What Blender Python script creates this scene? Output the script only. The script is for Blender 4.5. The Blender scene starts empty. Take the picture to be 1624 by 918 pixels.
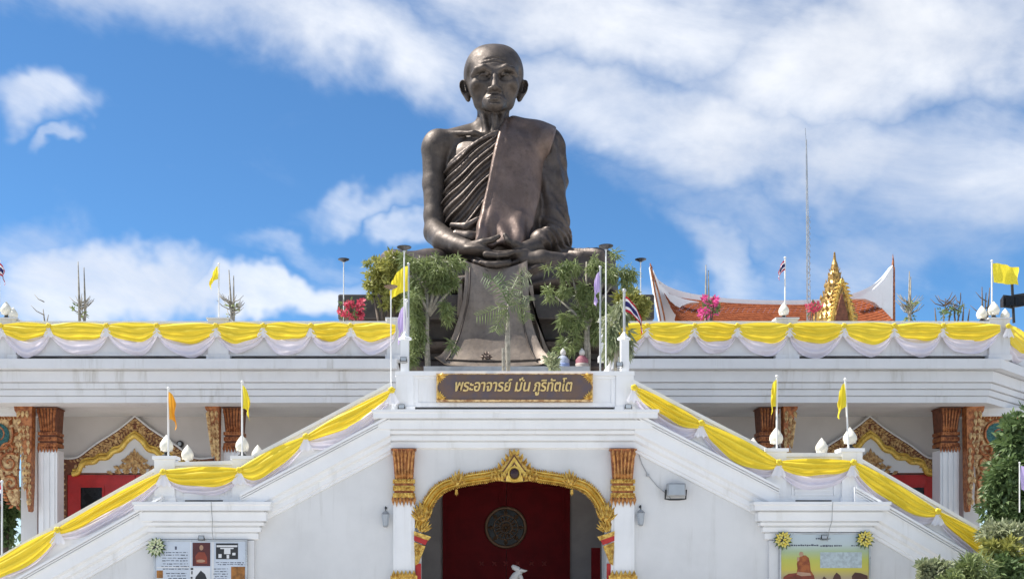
import bpy, bmesh, math, random
import numpy as np
from mathutils import Vector, Matrix, noise as mnoise
R = math.radians
PI = math.pi
random.seed(7)
rng = np.random.default_rng(11)
SC = bpy.context.scene
COL = SC.collection

# ---------------------------------------------------------------- camera
CX, CY, CZ, FPX = -1.3, -25.0, 1.6, 1750.0      # eye point and focal length in photograph pixels
VX, VY = 726.0, 905.0                           # where the level line of sight meets the picture
cam_data = bpy.data.cameras.new('camera')
cam = bpy.data.objects.new('camera', cam_data)
COL.objects.link(cam)
cam.location = (CX, CY, CZ)
cam.rotation_euler = (PI / 2, 0, 0)
cam_data.sensor_width = 36.0
cam_data.lens = 36.0 * FPX / 1624.0
cam_data.shift_x = (812 - VX) / 1624.0
cam_data.shift_y = (VY - 459) / 1624.0
cam_data.clip_start = 0.5
cam_data.clip_end = 6000
SC.camera = cam

# ---------------------------------------------------------------- exposure
SC.view_settings.view_transform = 'Standard'
SC.view_settings.look = 'None'
SC.view_settings.gamma = 1.0
SC.view_settings.exposure = 1.0
SC.cycles.max_bounces = 8
SC.cycles.diffuse_bounces = 4

# ---------------------------------------------------------------- sun
SUN_EL, SUN_AZ = R(56), R(-80)                  # azimuth from +Y towards +X
sun_dir = Vector((math.sin(SUN_AZ) * math.cos(SUN_EL), math.cos(SUN_AZ) * math.cos(SUN_EL), math.sin(SUN_EL)))
sd = bpy.data.lights.new('sun', 'SUN')
sd.energy = 4.2
sd.angle = R(0.5)
sd.color = (1.0, 0.955, 0.88)
sun = bpy.data.objects.new('sun', sd)
COL.objects.link(sun)
sun.rotation_euler = (-sun_dir).to_track_quat('-Z', 'Y').to_euler()

# ---------------------------------------------------------------- world: sky with clouds
world = bpy.data.worlds.new('World')
SC.world = world
world.use_nodes = True
wt = world.node_tree
wt.nodes.clear()


class NT:
    """small helper that wires shader nodes"""
    def __init__(s, tree):
        s.t = tree

    def n(s, typ, **kw):
        nd = s.t.nodes.new(typ)
        for k, v in kw.items():
            if hasattr(nd, k) and k not in ('inputs',):
                setattr(nd, k, v)
        return nd

    def link(s, a, b):
        s.t.links.new(a, b)

    def put(s, sock, v):
        if isinstance(v, bpy.types.NodeSocket):
            s.link(v, sock)
        else:
            sock.default_value = v

    def math(s, op, a, b=0.0, c=0.0, clamp=False):
        nd = s.n('ShaderNodeMath', operation=op, use_clamp=clamp)
        s.put(nd.inputs[0], a)
        s.put(nd.inputs[1], b)
        s.put(nd.inputs[2], c)
        return nd.outputs[0]

    def vmath(s, op, a, b=(0, 0, 0)):
        nd = s.n('ShaderNodeVectorMath', operation=op)
        s.put(nd.inputs[0], a)
        s.put(nd.inputs[1], b)
        return nd

    def ramp(s, x, lo, hi, smooth=True, a=0.0, b=1.0):
        nd = s.n('ShaderNodeMapRange')
        nd.interpolation_type = 'SMOOTHSTEP' if smooth else 'LINEAR'
        nd.clamp = True
        s.put(nd.inputs['Value'], x)
        nd.inputs['From Min'].default_value = lo
        nd.inputs['From Max'].default_value = hi
        nd.inputs['To Min'].default_value = a
        nd.inputs['To Max'].default_value = b
        return nd.outputs[0]

    def noise(s, vec, scale, detail=4, rough=0.55, dist=0.0):
        nd = s.n('ShaderNodeTexNoise')
        if vec is not None:
            s.link(vec, nd.inputs['Vector'])
        nd.inputs['Scale'].default_value = scale
        nd.inputs['Detail'].default_value = detail
        nd.inputs['Roughness'].default_value = rough
        nd.inputs['Distortion'].default_value = dist
        return nd.outputs['Fac']

    def mix(s, f, a, b, blend='MIX'):
        nd = s.n('ShaderNodeMix', data_type='RGBA', blend_type=blend)
        s.put(nd.inputs[0], f)
        s.put(nd.inputs[6], a)
        s.put(nd.inputs[7], b)
        return nd.outputs[2]


W_ = NT(wt)
tc = W_.n('ShaderNodeTexCoord')
sep = W_.n('ShaderNodeSeparateXYZ')
W_.link(tc.outputs['Generated'], sep.inputs[0])
az = W_.math('ARCTAN2', sep.outputs[0], sep.outputs[1])
el = W_.math('ARCSINE', sep.outputs[2])
ae = W_.n('ShaderNodeCombineXYZ')
W_.link(az, ae.inputs[0])
W_.link(el, ae.inputs[1])
# turbulence bends the outlines of the cloud banks
warp_n = W_.n('ShaderNodeTexNoise')
W_.link(tc.outputs['Generated'], warp_n.inputs['Vector'])
warp_n.inputs['Scale'].default_value = 5.0
warp_n.inputs['Detail'].default_value = 5.0
warp_n.inputs['Roughness'].default_value = 0.6
wv = W_.vmath('SUBTRACT', warp_n.outputs['Color'], (0.5, 0.5, 0.5))
ws = W_.n('ShaderNodeVectorMath', operation='SCALE')
W_.link(wv.outputs[0], ws.inputs[0])
ws.inputs['Scale'].default_value = 0.16
aew = W_.vmath('ADD', ae.outputs[0], ws.outputs[0]).outputs[0]


def sky_angles(px, py):
    v = Vector((px - VX, FPX, VY - py)).normalized()
    return math.atan2(v.x, v.y), math.asin(v.z)


# (bearing/height read off the photograph, half-length, half-height in px, tilt deg, strength, soft edge)
CLOUDS = [
    (270, -10, 560, 95, -8, 0.80, 0.9), (560, 75, 420, 90, -11, 0.84, 0.9), (950, 20, 520, 120, -5, 0.9, 0.7),
    (1010, 190, 300, 80, -12, 0.66, 0.7), (1400, 95, 300, 120, -3, 1.0, 0.6), (1250, 240, 340, 100, -14, 0.85, 0.7),
    (1540, 300, 280, 120, -8, 0.8, 0.7), (1600, 20, 200, 60, 10, 0.8, 0.6), (1130, 385, 120, 34, -30, 0.62, 0.8),
    (1480, 400, 260, 70, -4, 0.62, 0.8), (70, 175, 92, 42, -6, 0.8, 0.6), (85, 238, 48, 18, 0, 0.7, 0.6),
    (170, 455, 220, 62, 0, 0.95, 0.5), (420, 490, 150, 40, 0, 0.95, 0.45), (20, 385, 130, 70, -10, 0.68, 0.7),
    (590, 345, 110, 24, 22, 0.6, 0.8), (640, 370, 40, 30, 0, 0.65, 0.6), (700, 480, 700, 30, 0, 0.42, 0.9),
    (480, 425, 130, 26, -5, 0.5, 0.9), (1150, 330, 220, 50, -18, 0.5, 0.9),
]
dens = None
for (px, py, rx, ry, tilt, stren, soft) in CLOUDS:
    a0, e0 = sky_angles(px, py)
    d1 = W_.vmath('SUBTRACT', aew, (a0, e0, 0)).outputs[0]
    rt = W_.n('ShaderNodeVectorRotate', rotation_type='Z_AXIS')
    W_.link(d1, rt.inputs['Vector'])
    rt.inputs['Angle'].default_value = R(-tilt)
    k = math.cos(e0) ** 2 / FPX
    sc = W_.vmath('MULTIPLY', rt.outputs[0], (1 / (rx * k * 1.05), 1 / (ry * k), 0)).outputs[0]
    ln = W_.n('ShaderNodeVectorMath', operation='LENGTH')
    W_.link(sc, ln.inputs[0])
    m = W_.math('MULTIPLY', W_.ramp(ln.outputs['Value'], 1.0 + soft * 0.75, 1.0 - soft), stren)
    dens = m if dens is None else W_.math('MAXIMUM', dens, m)
# the same broken cloud cover goes on all round outside the picture
a0, e0 = sky_angles(812, 300)
d1 = W_.vmath('SUBTRACT', ae.outputs[0], (a0, e0, 0)).outputs[0]
sc = W_.vmath('MULTIPLY', d1, (1 / 0.62, 1 / 0.45, 0)).outputs[0]
ln = W_.n('ShaderNodeVectorMath', operation='LENGTH')
W_.link(sc, ln.inputs[0])
outside = W_.ramp(ln.outputs['Value'], 0.85, 1.3)
big = W_.noise(tc.outputs['Generated'], 1.9, 3, 0.5)
dens = W_.math('ADD', dens, W_.math('MULTIPLY', outside, W_.ramp(big, 0.38, 0.62, True, 0.2, 0.95)))
tilt_ = W_.n('ShaderNodeVectorRotate', rotation_type='Y_AXIS')
W_.link(tc.outputs['Generated'], tilt_.inputs['Vector'])
tilt_.inputs['Angle'].default_value = R(-14)
stretch = W_.vmath('MULTIPLY', tilt_.outputs[0], (0.9, 0.9, 1.9)).outputs[0]
fb = W_.noise(stretch, 6.0, 9, 0.62, 0.4)
fb2 = W_.noise(stretch, 22.0, 6, 0.6, 0.2)
t_ = W_.math('ADD', W_.math('MULTIPLY', W_.math('SUBTRACT', fb, 0.5), 1.2), W_.math('MULTIPLY', W_.math('SUBTRACT', fb2, 0.5), 0.3))
cover = W_.ramp(W_.math('ADD', dens, t_), 0.10, 1.3, True)
cover = W_.math('MAXIMUM', W_.math('MULTIPLY', cover, 0.97), W_.ramp(el, 0.13, -0.03, True, 0.0, 0.85))
grey = W_.ramp(W_.noise(stretch, 4.0, 5, 0.55), 0.36, 0.62, True)
cloud_col = W_.mix(grey, (0.76, 0.79, 0.85, 1), (0.96, 0.975, 1.0, 1))
nish = W_.n('ShaderNodeTexSky')
nish.sky_type = 'NISHITA'
nish.sun_disc = False
nish.sun_elevation = SUN_EL
nish.sun_rotation = SUN_AZ
nish.altitude = 2500
nish.air_density = 1.0
nish.dust_density = 0.0
nish.ozone_density = 4.0
sky_bg = W_.n('ShaderNodeBackground')
W_.link(W_.mix(1.0, nish.outputs[0], (0.66, 0.98, 1.10, 1), 'MULTIPLY'), sky_bg.inputs[0])
sky_bg.inputs[1].default_value = 0.079
cloud_bg = W_.n('ShaderNodeBackground')
W_.link(cloud_col, cloud_bg.inputs[0])
cloud_bg.inputs[1].default_value = 0.58
mixs = W_.n('ShaderNodeMixShader')
W_.link(cover, mixs.inputs[0])
W_.link(sky_bg.outputs[0], mixs.inputs[1])
W_.link(cloud_bg.outputs[0], mixs.inputs[2])
wo = W_.n('ShaderNodeOutputWorld')
W_.link(mixs.outputs[0], wo.inputs[0])

# ---------------------------------------------------------------- placing and tagging


def W(px, py, Y):
    """point at depth Y that the photograph shows at (px, py)"""
    d = Y - CY
    return Vector(((px - VX) * d / FPX + CX, Y, (VY - py) * d / FPX + CZ))


def tag(o, label=None, cat=None, group=None, kind=None):
    for k, v in (('label', label), ('category', cat), ('group', group), ('kind', kind)):
        if v:
            o[k] = v
    return o


def thing(name, label, cat, loc=(0, 0, 0), group=None):
    o = bpy.data.objects.new(name, None)
    o.empty_display_size = 0.2
    COL.objects.link(o)
    o.location = loc
    o['root'] = list(loc)
    return tag(o, label, cat, group)


def copy_tree(o, parent=None):
    c = o.copy()
    COL.objects.link(c)
    if parent:
        c.parent = parent
    for ch in list(o.children):
        copy_tree(ch, c)
    return c


class MB:
    """collects shapes in world coordinates; build() links them as ONE mesh object"""
    def __init__(s):
        s.v, s.f, s.m, s.tint = [], [], [], []
        s.mi = 0

    def add(s, vs, fs):
        b = len(s.v)
        s.v.extend([tuple(p) for p in vs])
        for f in fs:
            s.f.append(tuple(b + i for i in f))
            s.m.append(s.mi)
        return s

    def box(s, x0, x1, y0, y1, z0, z1):
        return s.add([(x0, y0, z0), (x1, y0, z0), (x1, y1, z0), (x0, y1, z0), (x0, y0, z1), (x1, y0, z1), (x1, y1, z1), (x0, y1, z1)],
                     [(0, 3, 2, 1), (4, 5, 6, 7), (0, 1, 5, 4), (1, 2, 6, 5), (2, 3, 7, 6), (3, 0, 4, 7)])

    def prism(s, pts, y0, y1):
        """polygon in the XZ plane pushed from y0 (front) to y1 (back)"""
        n = len(pts)
        area = sum(pts[i][0] * pts[(i + 1) % n][1] - pts[(i + 1) % n][0] * pts[i][1] for i in range(n))
        if area < 0:
            pts = pts[::-1]
        vs = [(p[0], y0, p[1]) for p in pts] + [(p[0], y1, p[1]) for p in pts]
        fs = [tuple(range(n)), tuple(range(2 * n - 1, n - 1, -1))]
        fs += [(i, n + i, n + (i + 1) % n, (i + 1) % n) for i in range(n)]
        return s.add(vs, fs)

    def tube(s, pts, r, seg=8, cap=True):
        pts = [Vector(p) for p in pts]
        n = len(pts)
        rs = r if isinstance(r, (list, tuple)) else [r] * n
        vs, fs = [], []
        up = None
        for i in range(n):
            t = (pts[min(i + 1, n - 1)] - pts[max(i - 1, 0)])
            t = t.normalized() if t.length > 1e-9 else Vector((0, 0, 1))
            if up is None:
                a = Vector((0, 0, 1)) if abs(t.z) < 0.9 else Vector((1, 0, 0))
                up = (a - t * a.dot(t)).normalized()
            else:
                up = (up - t * up.dot(t)).normalized()
            sd_ = t.cross(up)
            for k in range(seg):
                an = 2 * PI * k / seg
                vs.append(pts[i] + (up * math.cos(an) + sd_ * math.sin(an)) * rs[i])
        for i in range(n - 1):
            for k in range(seg):
                a, b = i * seg + k, i * seg + (k + 1) % seg
                fs.append((a, b, b + seg, a + seg))
        if cap:
            fs.append(tuple(range(seg - 1, -1, -1)))
            fs.append(tuple((n - 1) * seg + k for k in range(seg)))
        return s.add(vs, fs)

    def lathe(s, c, prof, seg=16, sx=1.0, sy=1.0):
        """prof = [(radius, z)...] bottom to top about the vertical through c"""
        vs, fs = [], []
        for (r, z) in prof:
            for k in range(seg):
                an = 2 * PI * k / seg
                vs.append((c[0] + r * sx * math.cos(an), c[1] + r * sy * math.sin(an), c[2] + z))
        n = len(prof)
        for i in range(n - 1):
            for k in range(seg):
                a, b = i * seg + k, i * seg + (k + 1) % seg
                fs.append((a, b, b + seg, a + seg))
        fs.append(tuple(range(seg - 1, -1, -1)))
        fs.append(tuple((n - 1) * seg + k for k in range(seg)))
        return s.add(vs, fs)

    def sheet(s, P):
        """grid of points P[i][j]"""
        n, m = len(P), len(P[0])
        vs = [p for row in P for p in row]
        fs = [(i * m + j, i * m + j + 1, (i + 1) * m + j + 1, (i + 1) * m + j) for i in range(n - 1) for j in range(m - 1)]
        return s.add(vs, fs)

    def slab(s, P, thick, nrm=(0, 1, 0)):
        """a sheet with thickness: the back side is offset along nrm"""
        n, m = len(P), len(P[0])
        nv = Vector(nrm) * thick
        vs = [Vector(p) for row in P for p in row]
        k = len(vs)
        vs = vs + [p + nv for p in vs]
        fs = []
        for i in range(n - 1):
            for j in range(m - 1):
                q = (i * m + j, i * m + j + 1, (i + 1) * m + j + 1, (i + 1) * m + j)
                fs.append(q)
                fs.append(tuple(k + a for a in q[::-1]))
        ring = [j for j in range(m)] + [i * m + m - 1 for i in range(1, n)] + [(n - 1) * m + j for j in range(m - 2, -1, -1)] + [i * m for i in range(n - 2, 0, -1)]
        for a, b in zip(ring, ring[1:] + ring[:1]):
            fs.append((b, a, a + k, b + k))
        return s.add(vs, fs)

    def leaf3(s, base, tip, width, nrm):
        """thick carved leaf (flame motif): pointed, ridge raised along nrm"""
        base, tip, nrm = Vector(base), Vector(tip), Vector(nrm)
        ax = tip - base
        sd_ = ax.cross(nrm).normalized() * width * 0.5
        mid = base + ax * 0.38
        return s.add([base - sd_ * 0.45, base + sd_ * 0.45, mid - sd_, mid + sd_, tip, mid + nrm * width * 0.45, base + nrm * width * 0.25],
                     [(0, 6, 5, 2), (1, 3, 5, 6), (2, 5, 4), (3, 4, 5), (0, 1, 6), (0, 2, 4, 3, 1)])

    def ball(s, c, r, seg=10, rings=6):
        rr = r if isinstance(r, (tuple, list)) else (r, r, r)
        prof = []
        vs, fs = [], []
        for i in range(1, rings):
            th = PI * i / rings
            for k in range(seg):
                an = 2 * PI * k / seg
                vs.append((c[0] + rr[0] * math.sin(th) * math.cos(an), c[1] + rr[1] * math.sin(th) * math.sin(an), c[2] - rr[2] * math.cos(th)))
        m = rings - 1
        b, t = len(vs), len(vs) + 1
        vs += [(c[0], c[1], c[2] - rr[2]), (c[0], c[1], c[2] + rr[2])]
        for i in range(m - 1):
            for k in range(seg):
                p, q = i * seg + k, i * seg + (k + 1) % seg
                fs.append((p, q, q + seg, p + seg))
        for k in range(seg):
            fs.append((b, (k + 1) % seg, k))
            fs.append((t, (m - 1) * seg + k, (m - 1) * seg + (k + 1) % seg))
        return s.add(vs, fs)

    def sweep(s, path, prof, close_ends=True):
        """moulding: prof = [(out, up)...] carried along plan path [(x, y, z)...]; 'out' is to the right of travel seen from above"""
        n = len(path)
        P = [Vector(p) for p in path]
        rows = []
        for i in range(n):
            d0 = (P[i] - P[i - 1]) if i > 0 else (P[1] - P[0])
            d1 = (P[i + 1] - P[i]) if i < n - 1 else (P[-1] - P[-2])
            d0 = Vector((d0.x, d0.y, 0)).normalized()
            d1 = Vector((d1.x, d1.y, 0)).normalized()
            n0, n1 = Vector((d0.y, -d0.x, 0)), Vector((d1.y, -d1.x, 0))
            b = (n0 + n1).normalized()
            k = 1.0 / max(0.3, b.dot(n0))
            rows.append([P[i] + b * (o * k) + Vector((0, 0, h)) for (o, h) in prof])
        m = len(prof)
        vs = [p for r_ in rows for p in r_]
        fs = []
        for i in range(n - 1):
            for j in range(m - 1):
                fs.append((i * m + j, (i + 1) * m + j, (i + 1) * m + j + 1, i * m + j + 1))
        if close_ends:
            fs.append(tuple(range(m)))
            fs.append(tuple((n - 1) * m + j for j in range(m - 1, -1, -1)))
        return s.add(vs, fs)

    def mesh(s, name, mats, off=(0, 0, 0), smooth=False):
        me = bpy.data.meshes.new(name)
        o = np.array(off)
        v = np.array(s.v, dtype=float).reshape(-1, 3) - o
        me.from_pydata(v.tolist(), [], s.f)
        for m in (mats if isinstance(mats, (list, tuple)) else [mats]):
            me.materials.append(m)
        if any(s.m):
            me.polygons.foreach_set('material_index', s.m)
        if s.tint:
            at = me.attributes.new('tint', 'FLOAT', 'FACE')
            at.data.foreach_set('value', s.tint)
        if smooth:
            me.polygons.foreach_set('use_smooth', [True] * len(me.polygons))
        me.update()
        return me

    def build(s, name, mats, parent=None, smooth=False, angle=None, fix=True):
        off = (0, 0, 0)
        p = parent
        while p is not None:
            if 'root' in p:
                off = tuple(p['root'])
            p = p.parent
        me = s.mesh(name, mats, off, smooth)
        if fix:
            bm = bmesh.new()
            bm.from_mesh(me)
            bmesh.ops.recalc_face_normals(bm, faces=bm.faces)
            bm.to_mesh(me)
            bm.free()
        if angle:
            me.set_sharp_from_angle(angle=R(angle))
        o = bpy.data.objects.new(name, me)
        COL.objects.link(o)
        if parent is not None:
            o.parent = parent
        return o


def solo(mb, name, mats, label, cat, loc, group=None, smooth=False, kind=None):
    """a thing that is a single mesh, origin at loc"""
    me = mb.mesh(name, mats, loc, smooth)
    o = bpy.data.objects.new(name, me)
    COL.objects.link(o)
    o.location = loc
    return tag(o, label, cat, group, kind)


# ---------------------------------------------------------------- materials
MATS = {}


def mat(name, col, rough=0.6, metal=0.0, var=0.12, vscale=2.0, bump=0.0, bscale=30.0, streak=0.0, streak_col=None, transl=0.0, col2=None, spec=0.5, tint=False, weave=0):
    m = bpy.data.materials.new(name)
    m.use_nodes = True
    t = NT(m.node_tree)
    m.node_tree.nodes.clear()
    out = t.n('ShaderNodeOutputMaterial')
    pr = t.n('ShaderNodeBsdfPrincipled')
    co = t.n('ShaderNodeTexCoord').outputs['Object']
    c1 = (*col, 1)
    c2 = (*(col2 if col2 else [c * (1 - 2.2 * var) for c in col]), 1)
    f = t.ramp(t.noise(co, vscale, 5, 0.6), 0.35, 0.68)
    cc = t.mix(f, c1, c2)
    if streak > 0:
        sv = t.vmath('MULTIPLY', co, (2.6, 2.6, 0.22)).outputs[0]
        a = t.ramp(t.noise(sv, 1.6, 6, 0.65, 0.3), 0.5, 0.78)
        b = t.ramp(t.noise(co, 0.8, 3, 0.5), 0.4, 0.65)
        cc = t.mix(t.math('MULTIPLY', t.math('MULTIPLY', a, b), streak), cc, (*(streak_col or (0.33, 0.31, 0.27)), 1))
    if tint:
        at = t.n('ShaderNodeAttribute', attribute_name='tint')
        cc = t.mix(at.outputs['Fac'], cc, (*(col2 or col), 1))
    t.link(cc, pr.inputs['Base Color'])
    pr.inputs['Roughness'].default_value = rough
    pr.inputs['Metallic'].default_value = metal
    pr.inputs['Specular IOR Level'].default_value = spec
    if metal > 0 or rough < 0.5:
        rr = t.ramp(t.noise(co, vscale * 3.1, 4, 0.6), 0.3, 0.7, True, max(0.05, rough - 0.1), min(1, rough + 0.12))
        t.link(rr, pr.inputs['Roughness'])
    if bump > 0:
        bn = t.n('ShaderNodeBump')
        bn.inputs['Strength'].default_value = bump
        bn.inputs['Distance'].default_value = 0.02
        t.link(t.noise(co, bscale, 6, 0.6), bn.inputs['Height'])
        t.link(bn.outputs[0], pr.inputs['Normal'])
    if transl > 0:
        tr = t.n('ShaderNodeBsdfTranslucent')
        t.link(cc, tr.inputs[0])
        mx = t.n('ShaderNodeMixShader')
        mx.inputs[0].default_value = transl
        t.link(pr.outputs[0], mx.inputs[1])
        t.link(tr.outputs[0], mx.inputs[2])
        t.link(mx.outputs[0], out.inputs[0])
    else:
        t.link(pr.outputs[0], out.inputs[0])
    MATS[name] = m
    return m


TERR = mat('terrace_paint', (0.70, 0.70, 0.71), 0.6, var=0.03, vscale=0.9, bump=0.1, bscale=50, streak=0.75, streak_col=(0.40, 0.38, 0.34))
WHITE = mat('white_paint', (0.86, 0.86, 0.86), 0.55, var=0.025, vscale=1.1, bump=0.12, bscale=50, streak=0.6, streak_col=(0.52, 0.50, 0.45))
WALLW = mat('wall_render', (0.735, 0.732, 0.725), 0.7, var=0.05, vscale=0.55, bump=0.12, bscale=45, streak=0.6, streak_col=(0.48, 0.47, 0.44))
GOLD = mat('gold_paint', (0.80, 0.54, 0.13), 0.36, 0.5, var=0.2, vscale=12, bump=0.5, bscale=30, col2=(0.36, 0.17, 0.025))
GOLD2 = mat('bright_gold', (0.86, 0.60, 0.14), 0.33, 0.45, var=0.12, vscale=5, bump=0.12, bscale=40, col2=(0.62, 0.38, 0.06))
COPGOLD = mat('copper_gilding', (0.62, 0.31, 0.10), 0.42, 0.4, var=0.2, vscale=12, bump=0.4, bscale=24, col2=(0.30, 0.11, 0.03))
COPPER = mat('copper_gold_carving', (0.52, 0.20, 0.07), 0.48, 0.35, var=0.2, vscale=9, bump=0.5, bscale=24, col2=(0.20, 0.055, 0.02))
SPIREG = mat('weathered_gilding', (0.50, 0.32, 0.09), 0.42, 0.5, var=0.2, vscale=6, bump=0.4, bscale=12, col2=(0.20, 0.10, 0.025))
OLDGOLD = mat('old_gold_carving', (0.76, 0.54, 0.26), 0.5, 0.15, var=0.2, vscale=11, bump=0.5, bscale=22, col2=(0.30, 0.13, 0.045))
DARKCARVE = mat('dark_carved_recess', (0.20, 0.07, 0.035), 0.7, var=0.2, vscale=9)
RED = mat('red_gloss_door', (0.50, 0.018, 0.015), 0.4, var=0.1, vscale=3, bump=0.05)
DARKRED = mat('maroon_door', (0.15, 0.004, 0.006), 0.6, spec=0.15, var=0.1, vscale=3, bump=0.05)
BLACKGLASS = mat('dark_window_glass', (0.012, 0.013, 0.015), 0.25, var=0.1, spec=0.25)
YEL = mat('yellow_satin', (0.96, 0.76, 0.07), 0.55, var=0.03, vscale=2, transl=0.25, spec=0.3, bump=0.06, bscale=60)
LAV = mat('lavender_satin', (0.87, 0.825, 0.905), 0.5, var=0.03, vscale=2, transl=0.25, spec=0.4, bump=0.06, bscale=60)
FLAGY = mat('yellow_flag_cloth', (0.94, 0.78, 0.06), 0.7, var=0.04, transl=0.4, spec=0.2)
FLAGO = mat('orange_flag_cloth', (0.92, 0.45, 0.05), 0.7, var=0.04, transl=0.4, spec=0.2)
FLAGP = mat('lavender_flag_cloth', (0.62, 0.50, 0.80), 0.7, var=0.04, transl=0.35, spec=0.2)
FLAGR = mat('flag_red', (0.55, 0.02, 0.04), 0.7, var=0.04, transl=0.3, spec=0.2)
FLAGW = mat('flag_white', (0.85, 0.85, 0.86), 0.7, var=0.03, transl=0.3, spec=0.2)
FLAGB = mat('flag_navy', (0.03, 0.03, 0.14), 0.7, var=0.04, transl=0.3, spec=0.2)
POLE = mat('grey_metal_pole', (0.55, 0.55, 0.54), 0.4, 0.6, var=0.1)
WPOLE = mat('white_pole', (0.78, 0.78, 0.76), 0.5, var=0.06)
DARK = mat('black_plastic', (0.025, 0.026, 0.028), 0.45, var=0.1)
LAMPG = mat('lamp_glass', (0.42, 0.46, 0.50), 0.15, var=0.06)
GREYM = mat('grey_cast_metal', (0.40, 0.41, 0.42), 0.45, 0.4, var=0.1)
CREAM = mat('cream_bud', (0.82, 0.78, 0.66), 0.5, var=0.06, vscale=6, bump=0.1)
BARK = mat('bark', (0.16, 0.12, 0.09), 0.85, var=0.2, vscale=8, bump=0.6, bscale=25)
PALEBARK = mat('pale_bark', (0.34, 0.31, 0.25), 0.8, var=0.2, vscale=8, bump=0.4, bscale=25)
LEAFD = mat('dark_leaf', (0.05, 0.09, 0.03), 0.5, var=0.15, vscale=1.5, transl=0.25, col2=(0.15, 0.22, 0.08), tint=True)
LEAFG = mat('grey_green_leaf', (0.07, 0.11, 0.03), 0.5, var=0.15, vscale=1.5, transl=0.25, col2=(0.24, 0.29, 0.11), tint=True)
LEAFY = mat('yellow_green_leaf', (0.11, 0.15, 0.035), 0.5, var=0.15, vscale=1.5, transl=0.3, col2=(0.38, 0.37, 0.10), tint=True)
LEAFP = mat('pale_leaf', (0.14, 0.20, 0.08), 0.5, var=0.15, vscale=1.5, transl=0.3, col2=(0.34, 0.36, 0.22), tint=True)
PETALM = mat('magenta_bract', (0.50, 0.03, 0.16), 0.6, var=0.1, transl=0.35, col2=(0.75, 0.12, 0.36), tint=True)
PETALR = mat('crimson_bract', (0.42, 0.03, 0.06), 0.6, var=0.1, transl=0.35, col2=(0.62, 0.10, 0.16), tint=True)
CONC = mat('concrete_paving', (0.46, 0.445, 0.42), 0.85, var=0.08, vscale=0.5, bump=0.2)
TILE = mat('terracotta_tile', (0.27, 0.075, 0.027), 0.85, spec=0.15, var=0.2, vscale=3, col2=(0.17, 0.043, 0.016))
STONE = mat('pedestal_stone', (0.060, 0.048, 0.042), 0.5, var=0.2, vscale=2.0, bump=0.25, bscale=20)

# ================================================================ bronze monk statue (implicit surfaces meshed by surface nets)
SY = 14.9                                        # depth of the statue's axis


def S(px, py, dy):
    return W(px, py, SY + dy)


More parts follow.
